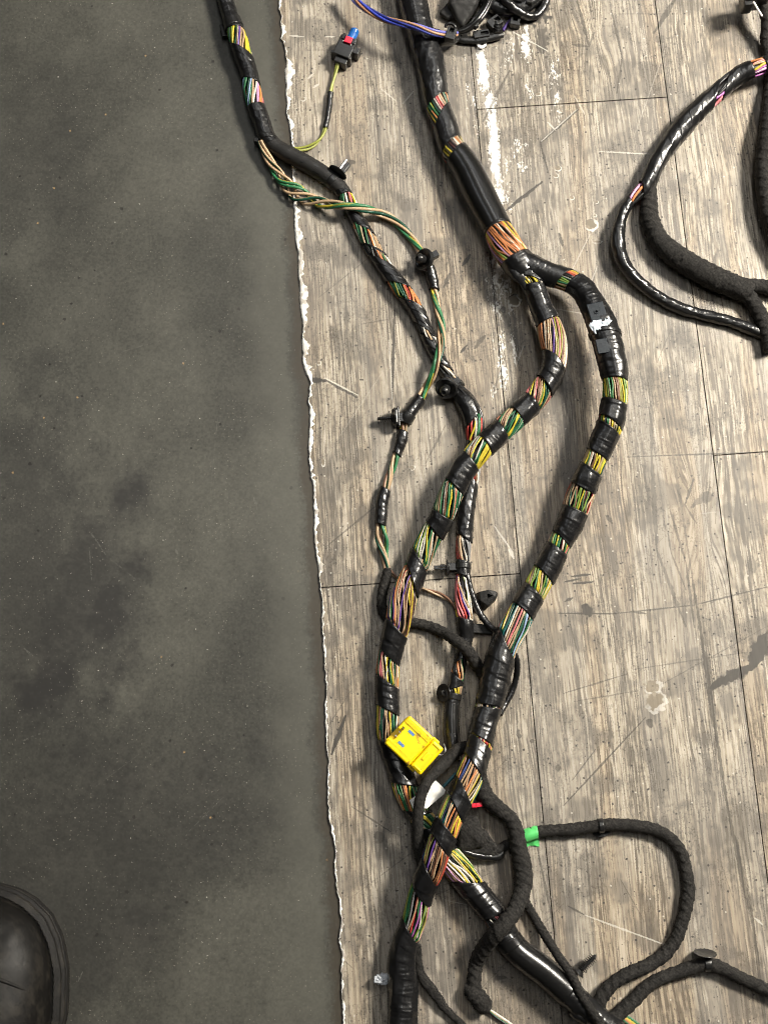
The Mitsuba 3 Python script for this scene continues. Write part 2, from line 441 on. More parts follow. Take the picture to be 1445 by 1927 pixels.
# marks of wear: (x0, y0, x1, y1, half width, strength) in pixels; dark then pale
DARK = [(1068, 1160, 1090, 1240, 1.2, .35), (905, 205, 915, 330, 3, .4), (1150, 20, 1170, 110, 2.2, .55), (1170, 110, 1160, 175, 2, .5), (1085, 0, 1108, 88, 3, .6), (1108, 88, 1075, 84, 3, .5), (1108, 88, 1118, 60, 2, .5), (600, 560, 700, 480, .8, .35), (680, 610, 735, 600, 1, .4), (1240, 1290, 1440, 1180, .8, .35), (1180, 1500, 1190, 1380, .9, .3), (1087, 206, 1016, 268, 3.0, .75), (1016, 268, 1031, 325, 2.2, .7), (1020, 342, 952, 396, 3.6, .8), (958, 133, 908, 230, 3.2, .5), (1272, -5, 1230, 62, 5, .6),
        (580, 714, 612, 717, 5, .9), (610, 714, 672, 748, 2.6, .7), (742, 583, 738, 752, 2.4, .75), (650, 1348, 624, 1420, 4, .85), (1450, 1185, 1412, 1258, 17, .9), (1420, 1250, 1338, 1293, 10, .85),
        (1060, 1516, 1214, 1350, 1.3, .6), (1179, 860, 1445, 850, 1.1, .6), (1051, 1154, 1153, 1155, 1.3, .7), (1153, 1155, 1304, 1139, 1.2, .6), (1304, 1139, 1445, 1104, 1.3, .6),
        (616, 1027, 716, 945, 1.6, .5), (735, 1565, 662, 1518, 1.2, .6), (1190, 1150, 1215, 1155, 2.6, .6), (1075, 1085, 1110, 1081, 2, .8), (1062, 1095, 1092, 1089, 1.6, .8), (1078, 1098, 1116, 1095, 2.2, .8),
        (1062, 1132, 1077, 1125, 2.2, .7), (800, 872, 838, 800, 1.6, .4), (870, 500, 884, 480, 4, .75), (835, 540, 846, 515, 3.4, .65), (866, 664, 878, 650, 2.4, .8), (893, 655, 912, 632, 4.5, .55),
        (1052, 440, 1058, 462, 3.4, .7), (1139, 970, 1152, 985, 3.0, .55), (926, 745, 940, 700, 1.4, .5), (1260, 960, 1290, 1060, 2.2, .5), (1290, 1060, 1306, 1180, 2.4, .5),
        (1305, 900, 1288, 950, 2.2, .6), (1288, 950, 1310, 985, 1.6, .5), (1300, 955, 1330, 930, 5, .45), (1256, 1000, 1262, 1040, 1.4, .5), (1262, 1040, 1290, 1110, 1.4, .45),
        (1355, 870, 1345, 985, 1.4, .4), (1120, 1410, 1075, 1470, 1.0, .5), (600, 1395, 660, 1300, .9, .4), (1215, 430, 1228, 575, 4, .35), (1225, 572, 1225, 850, 5.5, .42), (1225, 850, 1235, 1035, 4.5, .45), (1235, 1035, 1290, 1180, 3, .42), (1242, 702, 1304, 1100, 2.4, .4), (1304, 1100, 1368, 1520, 4.0, .6),
        (1368, 1520, 1420, 1760, 4.2, .5), (1420, 1760, 1440, 1940, 4, .5), (705, 180, 728, 420, 2.2, .35), (640, 250, 668, 520, 1.8, .3), (1135, 520, 1150, 860, 1.5, .25), (1180, 930, 1205, 1260, 1.6, .3), (1100, 1560, 1130, 1927, 2.4, .35), (1008, 1585, 1045, 1760, 1.8, .55), (680, 1450, 688, 1620, 2.0, .4), (712, 1480, 716, 1900, 2.0, .35), (660, 1200, 664, 1500, 1.6, .3),
        (1190, 1260, 1420, 1225, 1.0, .35), (1060, 1305, 1180, 1268, 1.0, .45), (1080, 1320, 1200, 1300, .9, .4), (1068, 1705, 1100, 1722, 1.4, .6), (1010, 1480, 1020, 1310, .9, .3),
        (905, 1860, 1060, 1700, .8, .35), (780, 1700, 930, 1640, .8, .35), (660, 1690, 780, 1600, .7, .3), (690, 1880, 800, 1840, .7, .3)]
PALE = [(1100, 1722, 1256, 1780, 1.3, .75), (1085, 206, 1018, 266, 1.0, .8), (611, 711, 674, 744, 1.4, .9), (732, 640, 738, 752, .8, .7), (1127, 285, 1222, 290, 1.1, .8), (1225, 1925, 1290, 1945, 1.2, .7),
        (545, 67, 572, 69, 1.8, .8), (612, 69, 630, 69, 1.6, .8), (580, 148, 590, 138, 1.6, .8), (590, 165, 600, 158, 2, .8), (718, 168, 745, 190, 1.0, .6), (930, 990, 965, 1040, 1.2, .7), (958, 1035, 966, 1050, 4, .9),
        (758, 195, 778, 172, 1.0, .7), (965, 60, 1030, 96, 1.6, .7), (1080, 180, 1100, 215, 1.1, .6), (1030, 230, 1045, 245, 1.5, .8), (1250, 95, 1195, 250, .7, .3), (1070, 520, 1110, 440, .9, .45),
        (1095, 590, 1010, 575, .9, .5), (640, 820, 720, 700, .6, .25), (1100, 560, 1124, 500, 1, .5), (985, 650, 970, 690, 1.2, .5), (1420, 1728, 1434, 1740, 2.0, .8)]
BLOB = [(1000, 18, 42, 44, .9), (955, 15, 45, 26, .75), (1020, 75, 13, 44, .6), (935, 60, 30, 30, .5), (870, 95, 40, 14, .55), (800, 40, 14, 30, .35), (690, 12, 9, 6, .6), (1103, 1147, 11, 16, .8), (965, 563, 11, 11, .9), (1112, 421, 10, 9, .75), (713, 1576, 9, 11, .55), (778, 772, 7, 5, .7), (1232, 1865, 10, 8, .4), (1415, 1065, 14, 20, .35), (1222, 1360, 6, 9, .6), (947, 583, 8, 10, .5),
        (1050, 1445, 5, 9, .5), (975, 1382, 5, 9, .6), (1000, 1395, 7, 5, .55), (940, 1840, 12, 4, .6), (1330, 935, 14, 12, .5), (808, 893, 8, 20, .3), (715, 930, 14, 22, .3), (1240, 75, 12, 10, .45), (663, 305, 8, 6, .6)]
CHIP = [(1226, 1292, 18, 15), (1232, 1318, 20, 22), (952, 522, 9, 9), (966, 566, 14, 13), (1112, 424, 13, 13), (1050, 316, 7, 6), (1046, 330, 6, 5), (1013, 177, 6, 5), (1119, 405, 4, 4), (940, 530, 7, 8), (600, 683, 5, 5), (570, 186, 5, 5),
        (1076, 372, 5, 5), (1122, 380, 4, 4), (775, 880, 6, 5), (608, 870, 5, 9), (1225, 318, 6, 9), (1124, 455, 9, 3), (880, 330, 6, 4)]


def _seg(x0, y0, x1, y1):
    return (*vu(x0, y0), *vu(x1, y1))


# white wear: (top, bottom, offset from the seam, width, strength)
WEAR = [(float(vu(930, a)[1]), float(vu(930, b)[1]), o_, w_, k_) for a, b, o_, w_, k_ in ((75, 175, 22, 13, .62), (170, 330, 26, 15, .56), (320, 425, 32, 15, .52), (20, 130, 112, 15, .40), (130, 200, 110, 15, .36), (30, 140, 75, 28, .34), (110, 240, 165, 20, .33), (60, 200, -12, 9, .36), (250, 330, 80, 24, .34), (300, 420, 50, 26, .37), (470, 600, 8, 24, .44), (470, 560, 26, 20, .46), (620, 740, 4, 16, .39), (720, 760, -16, 12, .42), (0, 70, 10, 24, .36),
        (560, 700, 30, 10, .36), (100, 260, -4, 10, .30))]
DARKV = [(*_seg(*q[:4]), q[4], q[5]) for q in DARK]
PALEV = [(*_seg(*q[:4]), q[4], q[5]) for q in PALE]
BLOBV = [(*vu(q[0], q[1]), *q[2:]) for q in BLOB]
CHIPV = [(*vu(q[0], q[1]), *q[2:]) for q in CHIP]
_r = np.random.default_rng(5)
for k in range(46):                      # fine random scuffs
    x, y, a, ln = _r.uniform(620, 1440), _r.uniform(0, 1927), _r.uniform(0, PI), _r.uniform(20, 110)
    (DARKV if _r.random() < .7 else PALEV).append((*_seg(x, y, x + ln * math.cos(a), y + ln * math.sin(a)), float(_r.uniform(.5, .9)), float(_r.uniform(.15, .45))))
SCUFFV = [(*_seg(*q[:4]), q[4], q[5]) for q in ((152, 975, 200, 1045, 2.2, .45), (200, 1045, 258, 1092, 1.6, .3), (168, 1035, 172, 1092, 1.6, .4), (38, 1213, 78, 1252, 3, .5), (40, 1395, 90, 1375, 2.5, .4), (478, 936, 484, 958, 4, .5), (330, 1030, 334, 1046, 4, .45), (460, 1010, 475, 995, 2, .4),
                                                                       (395, 930, 410, 780, .8, .3), (300, 640, 230, 660, .9, .3), (120, 560, 250, 470, .8, .25), (350, 1570, 420, 1500, .8, .25), (155, 1830, 145, 1850, 2.0, .6), (60, 60, 120, 95, 1, .3), (420, 520, 470, 430, .8, .25), (300, 330, 380, 300, .8, .2), (245, 845, 330, 855, .8, .25), (180, 1480, 260, 1420, .8, .2))]
O_V, O_U = vu(CX, CY)


def segs(rows, v, u, wob):
    m = mi.Float(0)
    for v0, u0, v1, u1, w, k in rows:
        dv, du = v1 - v0, u1 - u0
        L2 = dv * dv + du * du + 1e-6
        t = dr.clip(((v - v0) * dv + (u - u0) * du) / L2, 0, 1)
        d = dr.sqrt(dr.square(v - v0 - t * dv) + dr.square(u - u0 - t * du))
        ww = w * (1.15 - .75 * dr.abs(t * 2 - 1)) * (.55 + .9 * wob)
        m = dr.maximum(m, k * (1 - smoothstep(ww * .75, ww * 1.15 + .6, d)))
    return m


def vinyl_fn(p, n, uv):
    x, y = p.x / U, p.y / U
    v = x * A0 + y * A1
    u = x * B0 + y * B1
    plank = dr.floor((v - SEAM_B) / PW)
    off = plank * 137.0
    # grain follows slow waves, with two knots
    warp = 26 * (fbm(v / 150 + off, u / 420, 1.0) - .5) + 4 * (noise(v / 50, u / 160 + off, 3.0) - .5)
    for kx, ky, sv, su, am in ((1318, 975, 46, 105, 34), (1115, 70, 34, 60, 20)):
        kv, ku = vu(kx, ky)
        e = dr.exp(-(dr.square((v - kv) / sv) + dr.square((u - ku) / su)))
        warp += am * e * dr.select(v > kv, 1.0, -1.0) * smoothstep(0, 18, dr.abs(v - kv))
    gv = v + warp
    wav = gv + .9 * (noise(gv / 7, u / 40, 8.0) - .5)
    l1 = noise(wav / 2.0 + off, u / 170, 2.0)
    l2 = noise(wav / 4.0 + off, u / 240, 4.0)
    l3 = noise(wav / 9.5 + off, u / 420, 6.0)
    s1 = noise(wav / 1.9 + off, u / 30, 12.0)
    s2 = noise(wav / 2.6 + off, u / 9, 22.0)
    brk = smoothstep(.35, .65, noise(wav / 16, u / 70, 24.0))
    g = .33 * l1 + .11 * l2 + .09 * l3 + .28 * s1 + .19 * s2
    tone = fbm(v / 85 + off, u / 240, 9.0)
    broad = noise(gv / 30 + off, u / 800, 31.0)
    light = smoothstep(.30, .68, g + .20 * (tone - .5) + .14 * (broad - .5))
    c = mix(mi.Color3f(.146, .125, .100), mi.Color3f(.372, .325, .256), light)
    fleck = smoothstep(.56, .76, s1) * (.35 + .65 * brk)
    c = mix(c, mi.Color3f(.60, .545, .455), fleck * .42)
    groove = smoothstep(.68, .84, noise(wav / 3.0 + 55 + off, u / 190, 14.0)) * brk
    c = mix(c, mi.Color3f(.075, .062, .05), groove * .42)
    line = smoothstep(.76, .88, noise(wav / 6.0 + 15 + off, u / 900, 16.0))
    c = mix(c, mi.Color3f(.085, .072, .06), line * .38)
    # broad grey and brown drift, worn and soiled areas
    grey = smoothstep(.42, .62, .5 * fbm(v / 130 + 40, u / 110, 5.0) + .5 * noise(gv / 42 + off, u / 520, 35.0))
    c = mix(c, mi.Color3f(.265, .245, .22), grey * .30)
    brown = smoothstep(.50, .75, noise(gv / 36 + 3 + off, u / 420, 37.0))
    c = c * mix(mi.Color3f(1, 1, 1), mi.Color3f(.94, .87, .79), brown * .8)
    soil = smoothstep(.50, .72, fbm(v / 46 + 9, u / 44 + 3, 21.0, octaves=4))
    c = mix(c, mi.Color3f(.095, .085, .074), soil * .55)
    band = smoothstep(.60, .72, noise(gv / 22 + off, u / 700, 33.0)) * smoothstep(.4, .6, noise(v / 60, u / 170, 34.0))
    c = mix(c, mi.Color3f(.16, .145, .13), band * .30)
    gm = fbm(v / 5.5, u / 6.5, 81.0) * .5 + .5 * noise(v / 2.0, u / 2.4, 83.0)
    c = c * (1 - .32 * smoothstep(.52, .74, gm) * smoothstep(.35, .62, fbm(v / 55 + 20, u / 70, 85.0)))
    # specks of dirt
    d1, _, r1 = voronoi(v / 8, u / 8)
    speck = (1 - smoothstep(.05, .17, d1 / (.2 + 1.3 * (r1 - .5)) + .25 * (s2 - .5))) * smoothstep(.55, .60, r1) * smoothstep(.42, .60, fbm(v / 38 + 70, u / 60, 71.0))
    d2, _, r2 = voronoi(v / 23 + 5, u / 23)
    speck2 = (1 - smoothstep(.05, .11, d2)) * smoothstep(.72, .75, r2)
    c = mix(c, mi.Color3f(.05, .044, .04), dr.maximum(speck * .9, speck2 * .95))
    d3, _, r3 = voronoi(v / 31 + 2.5, u / 31 + 8)
    c = mix(c, mi.Color3f(.66, .63, .57), (1 - smoothstep(.03, .065, d3)) * smoothstep(.84, .90, r3) * .6)
    wob = noise(v / 6, u / 6, 40.0)
    wob2 = noise(v / 2.4, u / 2.4, 44.0)
    # white wear where the print is gone, along the second seam
    rag = .30 * noise(v / 11, u / 26, 50.0) + .30 * noise(v / 4.2, u / 8.5, 51.0) + .40 * noise(v / 1.9, u / 3.2, 52.0)
    wear = mi.Float(0)
    for a_, b_, o_, wd_, k_ in WEAR:
        e_ = dr.exp(-dr.square((v - (SEAM_B + o_) - 5 * (noise(u / 45, 2.0, o_) - .5)) / wd_)) * smoothstep(b_ - 34, b_ + 22, u) * (1 - smoothstep(a_ - 22, a_ + 34, u))
        wear = dr.maximum(wear, 1.12 * k_ * e_)
    c = mix(c, mi.Color3f(.80, .78, .73), smoothstep(.50, .60, wear * .62 + .50 * rag - .10 * (tone - .5)) * .78)
    # dark marks and pale scratches
    m = segs(DARKV, v, u, wob)
    for bv, bu, rv, ru, k in BLOBV:
        d = dr.sqrt(dr.square((v - bv) / rv) + dr.square((u - bu) / ru)) + .7 * (wob - .5)
        m = dr.maximum(m, k * (1 - smoothstep(.72, 1.05, d)))
    c = mix(c, mi.Color3f(.050, .045, .039), dr.minimum(m * 1.15, .95))
    for bv, bu, rv, ru in CHIPV:
        d = dr.sqrt(dr.square((v - bv) / rv) + dr.square((u - bu) / ru)) + .5 * (wob - .5)
        side = smoothstep(-.6, .5, ((v - bv) / rv - (u - bu) / ru) * .5 + .5 * (wob2 - .5))
        rim = smoothstep(.70, .80, d) * (1 - smoothstep(1.0, 1.1, d)) * side
        c = mix(c, mi.Color3f(.21, .175, .125), (1 - smoothstep(.72, .8, d)) * .75)
        c = mix(c, mi.Color3f(.78, .76, .71), rim * (.35 if rv > 15 else .6))
    c = mix(c, mi.Color3f(.66, .63, .57), segs(PALEV, v, u, wob) * .66)
    return c


def vinyl_bump(p, n, uv):
    x, y = p.x / U, p.y / U
    v = x * A0 + y * A1
    u = x * B0 + y * B1
    return .6 * noise(v / 2.6, u / 40, 2.0) + .8 * noise(v / 30, u / 60, 5.0) + .25 * noise(v / 2, u / 3, 7.0)


scene['vinyl_print'] = {'type': 'bumpmap', 'scale': 0.00016, 'bump': mikit.proc(vinyl_bump, 6e-4),
                        'bsdf': {'type': 'principled', 'base_color': mikit.proc(vinyl_fn), 'roughness': .50, 'specular': .42}}


def core_fn(p, n, uv):
    x, y = p.x / U, p.y / U
    d = smoothstep(.45, .72, fbm(x / 9, y / 12, 3.0))
    return mix(mi.Color3f(.84, .83, .79), mi.Color3f(.34, .30, .25), d * .75)


scene['vinyl_core'] = two({'type': 'principled', 'base_color': mikit.proc(core_fn), 'roughness': .85, 'specular': .2})

EDGE = np.array([(512, -260), (522, -60), (524, 0), (529, 60), (540, 130), (541, 210), (546, 250), (551, 300), (554, 370), (557, 430), (561, 500), (566, 560), (569, 620), (571, 670), (575, 700), (584, 718), (583, 740), (582, 790), (580, 830), (586, 900),
                 (592, 950), (590, 1010), (600, 1080), (604, 1130), (606, 1180), (611, 1250), (614, 1300), (612, 1340), (613, 1400), (621, 1430), (617, 1480), (622, 1550), (629, 1600), (634, 1680), (639, 1720), (641, 1800), (645, 1927), (652, 2100), (660, 2300)], float)
_ew = [vu(a, b) for a, b in EDGE]
# the cut edge as one straight trend for the concrete's dirt line
_eo = sorted((q[1], q[0]) for q in _ew)
EDGE_V0 = float(_eo[0][1])
EDGE_S = [(float(a[0]), float(b[0] - a[0]), float((b[1] - a[1]) / (b[0] - a[0]))) for a, b in zip(_eo[:-1], _eo[1:])]
EDGE_K = np.polyfit([q[1] for q in _ew], [q[0] for q in _ew], 1).tolist()


def concrete_fn(p, n, uv):
    x, y = p.x / U, p.y / U
    v = x * A0 + y * A1
    u = x * B0 + y * B1
    a = fbm(x / 210, y / 260, 1.0, octaves=4)
    b = fbm(x / 46, y / 50, 4.0)
    f = fbm(x / 7, y / 7, 6.0)
    c = mix(mi.Color3f(.044, .0435, .037), mi.Color3f(.072, .071, .060), smoothstep(.3, .72, a))
    c = c * (.52 + .26 * b + .20 * f + .56 * fbm(x / 3.4, y / 3.4, 63.0))
    # oil stains
    st = mi.Float(0)
    for sx, sy, rx, ry, k in ((60, 1040, 280, 440, .55), (165, 1090, 170, 360, .72), (235, 935, 80, 105, .85), (205, 1170, 110, 230, .88), (100, 1290, 95, 85, .9), (270, 1740, 70, 70, .55), (330, 1560, 210, 170, .35), (120, 1680, 300, 300, .45), (40, 300, 140, 260, .25)):
        q = (W(sx, sy)[:2] / U).tolist()
        d = dr.sqrt(dr.square((x - q[0]) / rx) + dr.square((y - q[1]) / ry)) + 1.0 * (a - .5) + .9 * (b - .5) + .25 * (f - .5)
        st = dr.maximum(st, k * (1 - smoothstep(.25, 1.1, d)))
    c = mix(c, mi.Color3f(.024, .023, .022), st)
    # grit
    d1, _, r1 = voronoi(x / 8, y / 8)
    c = mix(c, mi.Color3f(.24, .215, .18), (1 - smoothstep(.05, .14, d1)) * smoothstep(.45, 1.0, r1) * .75 * smoothstep(.35, .65, fbm(x / 38, y / 30, 67.0)))
    d2, _, r2 = voronoi(x / 34 + 3 + b * .5, y / 34)
    c = mix(c, mi.Color3f(.50, .47, .42), (1 - smoothstep(.014, .020 + .03 * b, d2)) * smoothstep(.62, .98, r2) * smoothstep(.38, .66, fbm(x / 60 + 9, y / 70, 69.0)))
    d3, _, r3 = voronoi(x / 65 + 9, y / 65)
    c = mix(c, mi.Color3f(.022, .02, .018), (1 - smoothstep(.04, .09, d3 * 1.7 + .12 * (f - .5))) * smoothstep(.72, .95, r3))
    d4, _, r4 = voronoi(x / 150 + 4, y / 150 + 2)
    c = mix(c, mi.Color3f(.30, .19, .09), (1 - smoothstep(.006, .018, d4)) * smoothstep(.7, .75, r4))
    scuff = smoothstep(.45, .85, .6 * fbm((x + y * .3) / 12, y / 9, 41.0, octaves=4) + .4 * fbm(x / 90, y / 70, 43.0))
    c = mix(c, mi.Color3f(.115, .108, .092), scuff * .16)
    # dirt collected along the cut edge of the covering
    e = v - EDGE_V0
    for u0_, du_, sl_ in EDGE_S:
        e = e - sl_ * dr.clip(u - u0_, 0, du_)
    gr = fbm(x / 4.5, y / 4.5, 61.0)
    c = mix(c, mi.Color3f(.044, .036, .026), smoothstep(-25, -9, e + 22 * (b - .5) + 16 * (gr - .5)) * .80)
    c = mix(c, mi.Color3f(.108, .107, .090), smoothstep(-150, -40, e + 40 * (b - .5)) * (1 - smoothstep(-34, -20, e + 22 * (b - .5) + 16 * (gr - .5))) * .42)
    c = mix(c, mi.Color3f(.19, .185, .17), segs([(*q_[:4], q_[4] * .6, q_[5]) for q_ in SCUFFV], v, u, b) * .6 * smoothstep(.35, .65, gr))
    return c


def concrete_bump(p, n, uv):
    x, y = p.x / U, p.y / U
    return .6 * fbm(x / 9, y / 9, 1.0) + .5 * noise(x / 60, y / 60, 2.0)


scene['concrete_floor_finish'] = {'type': 'bumpmap', 'scale': 0.00018, 'bump': mikit.proc(concrete_bump, 1e-3),
                                  'bsdf': {'type': 'principled', 'base_color': mikit.proc(concrete_fn), 'roughness': .48, 'specular': .4}}

# ------------------------------------------------------------------ floor
THICK = 0.0018
g = trimesh.Trimesh([[-6, -6, -THICK], [6, -6, -THICK], [6, 6, -THICK], [-6, 6, -THICK]], [[0, 1, 2], [0, 2, 3]], process=False)
scene['concrete_floor'] = mikit.ply(g, 'concrete_floor_finish')
labels['concrete_floor'] = {'label': 'dark stained concrete floor with pale grit and oily patches', 'kind': 'structure'}
used.add('concrete_floor')
labels['vinyl_floor'] = {'label': 'worn grey brown wood plank floor covering with torn white edge', 'kind': 'structure'}

# torn edge line, densely sampled with ragged noise (pixels)
ey = np.arange(-260, 2300, 2.2)
ex = PchipInterpolator(EDGE[:, 1], EDGE[:, 0])(ey)
ex = ex + 5 * nz(ey / 34, 1.0) + 2.2 * nz(ey / 9, 4.0) + 1.5 * nz(ey / 2.8, 9.0)
ew = np.interp(ey, [0, 90, 130, 200, 300, 420, 560, 690, 716, 730, 820, 900, 980, 1060, 1200, 1240, 1290, 1400, 1425, 1440, 1560, 1680, 1927],
               [6, 8, 13, 14, 10, 12, 11, 13, 3, 7, 8, 12, 9, 7, 6, 2, 5, 6, 2, 4, 6, 5, 5]) * .72
ew = np.clip(ew * (1 + 1.7 * nz(ey / 26, 2.0) + 1.2 * nz(ey / 6.0, 5.0) + .4 * nz(ey / 2.5, 8.0)) - .5, .35, None)
edge_w = Wn(ex + .35 * ew, ey, 0 * ey)[:, :2]
far = 3.0
region = Polygon([tuple(q) for q in edge_w] + [(far, edge_w[-1][1]), (far, edge_w[0][1])]).buffer(0)


def at_vu(v, u):
    return (np.array(v) * AC + np.array(u) * AX) * U


joints = {-1: [vu(800, 1092)[1]], 0: [vu(1080, 194)[1]], 1: [vu(1400, 853)[1]]}
GAP = 1.05
for k in range(-2, 9):
    v0, v1 = SEAM_B + k * PW + GAP, SEAM_B + (k + 1) * PW - GAP
    js = joints.get(k, [k * 310 % 900 - 400])
    js = [js[0] - 3000] + js + [js[0] + 3000]
    for a, b in zip(js[:-1], js[1:]):
        q = Polygon([at_vu(v0, a + GAP), at_vu(v1, a + GAP), at_vu(v1, b - GAP), at_vu(v0, b - GAP)]).intersection(region)
        if q.is_empty or q.area < 1e-4:
            continue
        q = max(getattr(q, 'geoms', [q]), key=lambda z: z.area)
        m = trimesh.creation.extrude_polygon(q, THICK - .0001, engine='earcut')
        m.apply_translation([0, 0, -THICK + .0001])
        add('vinyl_floor__plank', m, 'vinyl_print')

rows = []
for f, z in ((-.04, -THICK + .0002), (.06, -.0006), (.25, .0001), (.7, .00028), (1.0, .0001)):
    jit = nz(ey / 3.0, f * 31, 3.0) * 2.2 * (f > .2)
    P = Wn(ex + ew * f + jit, ey, z + 0 * ey)
    P[:, 2] = z + .00012 * nz(ey / 5, f * 9, 1.0) * (.2 < f < 1)
    rows.append(P)
V = np.stack(rows, 1)
n, k = V.shape[:2]
i, j = np.meshgrid(np.arange(n - 1), np.arange(k - 1), indexing='ij')
a = i * k + j
fc = np.stack([a, a + k, a + k + 1, a, a + k + 1, a + 1], -1).reshape(-1, 3)
add('vinyl_floor__torn_edge', trimesh.Trimesh(V.reshape(-1, 3), fc, process=False), 'vinyl_core', False, label='torn edge showing the white core of the covering')
# ------------------------------------------------------------------ main harness: trunk that forks into two branches
H = thing('wiring_harness', 'thick black taped wiring harness forking into two colourful branches across the wood floor', 'wiring harness')

M = Path([(768, -40, 26, 32), (777, 0, 26, 32), (790, 58, 24, 32), (805, 102, 26, 32), (818, 174, 24, 32), (825, 205, 22, 32), (838, 240, 22, 32), (851, 279, 23, 32), (866, 300, 25, 33),
          (900, 363, 28, 36), (933, 427, 26, 42), (950, 460, 28, 50), (972, 492, 29, 51), (990, 515, 24, 50)])
kt = H + '__trunk'
sl0, sl1 = M.near(863, 294), M.near(934, 428)
cable(kt, M, [(825, 205, 34, -.5, -.85, 'dyygdkwprwotoot'), (851, 280, 20, -.25, -.2, 'tykrkwwoto'), (951, 461, 66, 0, .1, 'wwioooonoowvowyyly', dict(wild=1.3, bulge=2.0))],
      11, bare=[(sl0, sl1)], turn=30, lump=1.3, slant=.3, many=True)
# shiny shrink sleeve
_sr = np.random.default_rng(3)
_smooth = lambda a, b, th: .7 * nz(a / 60, b / 40, 1, 5) + .25 * nz(a / 9, b / 30, 2, 6)
add(H + '__sleeve', skin(M, sl0 - 4 * U, sl1 + 2 * U, -.1, .05, _smooth, grow=2.4, nth=64, lip=2.5), 'sleeve_plastic', True, label='smooth glossy black sleeve near the fork')

L = Path([(976, 494, 25, 50), (995, 522, 21, 50), (1010, 556, 20, 49), (1020, 583, 20, 48), (1030, 605, 22, 48), (1038, 633, 25, 48), (1044, 675, 22, 48), (1028, 720, 22, 45), (1005, 752, 22, 45), (984, 773, 22, 48),
          (950, 803, 22, 50), (930, 822, 22, 52), (895, 855, 22, 54), (870, 888, 23, 54), (845, 938, 22, 50), (828, 978, 22, 40), (803, 1022, 21, 32), (783, 1068, 22, 30), (762, 1120, 25, 34), (749, 1171, 24, 34),
          (738, 1214, 22, 30), (730, 1258, 21, 24), (729, 1316, 21, 23), (730, 1374, 21, 23), (738, 1412, 21, 23), (750, 1445, 22, 24), (762, 1480, 23, 25), (778, 1515, 22, 25), (800, 1548, 22, 25), (830, 1597, 24, 26),
          (863, 1638, 25, 27), (901, 1687, 24, 27), (936, 1730, 22, 28), (962, 1777, 22, 28), (1015, 1822, 24, 28), (1067, 1867, 24, 28), (1110, 1905, 22, 26), (1160, 1950, 22, 26)])
kl = H + '__branch'
ls0, ls1 = L.near(957, 1770), L.near(1069, 1868)
cable(kl, L, [(1000, 534, 12, .8, .3, 'kkykyw'), (1037, 640, 72, .0, .95, 'owttvtznznn', dict(twist=-.15, wild=.7)), (1013, 742, 42, .45, .3, 'pntpntgyddg', dict(twist=.5)), (958, 796, 36, .25, .2, 'ttntgdgydg', dict(twist=.35)),
              (899, 852, 44, .22, .28, 'otngywgdyyd', dict(twist=.35)), (845, 941, 52, .42, .25, 'wtgdngyddtgw', dict(twist=.35)), (806, 1027, 58, .25, .7, 'ntgldyygtdgo', dict(twist=.3)),
              (757, 1133, 92, 1.3, .5, 'loootkvtntnyyg', dict(wild=1.1, bulge=1.6)), (730, 1261, 46, .6, .65, 'lnptnwygytdgo', dict(twist=.12)), (728, 1372, 62, .65, .6, 'gwdkttnydgyg', dict(twist=-.1)),
              (765, 1502, 50, .7, .6, 'tgnolygdt', dict(twist=-.25)), (803, 1545, 26, .4, .4, 'ttgydd'), (857, 1630, 62, .5, .75, 'ltninwtywdtydyyg', dict(twist=.15, bulge=1.6, wild=1.2)), (938, 1733, 22, .1, .4, 'rkwkpttn')],
      12, bare=[(ls0, ls1)], turn=24, lump=.95, slant=.7, many=True)
add(H + '__sleeve', skin(L, ls0, ls1, .1, -.1, _smooth, grow=2.8, nth=64, lip=2.8), 'sleeve_plastic', True, label='smooth glossy black sleeve near the bottom edge of the picture')
add(H + '__collar', skin(L, ls0 - 5 * U, ls0 + 13 * U, .1, .1, None, grow=3.6, nth=64, lip=2.4), 'sleeve_plastic', True)

R = Path([(976, 494, 26, 50), (1005, 506, 23, 52), (1035, 517, 21, 52), (1072, 529, 21, 54), (1096, 546, 22, 60), (1112, 570, 23, 66), (1124, 592, 25, 70), (1135, 621, 26, 74), (1145, 655, 26, 78), (1152, 685, 25, 80),
          (1157, 729, 22, 80), (1155, 760, 23, 78), (1150, 789, 24, 76), (1132, 836, 23, 70), (1116, 872, 21, 64), (1102, 905, 24, 58), (1087, 944, 25, 48), (1072, 985, 24, 44), (1052, 1022, 21, 40), (1036, 1055, 23, 38),
          (1014, 1096, 23, 36), (989, 1138, 24, 38), (965, 1183, 26, 40), (948, 1216, 25, 42), (938, 1250, 27, 44), (930, 1287, 26, 46), (919, 1331, 24, 48), (911, 1360, 23, 50), (901, 1403, 24, 56), (889, 1445, 25, 66),
          (880, 1470, 25, 70), (864, 1505, 25, 73), (847, 1540, 24, 75), (834, 1574, 25, 76), (821, 1609, 24, 74), (807, 1645, 24, 68), (791, 1683, 22, 54), (780, 1728, 22, 42), (768, 1760, 23, 34), (757, 1800, 25, 28), (758, 1856, 26, 27),
          (758, 1927, 27, 28), (758, 1970, 27, 28)])
kr = H + '__branch_001'
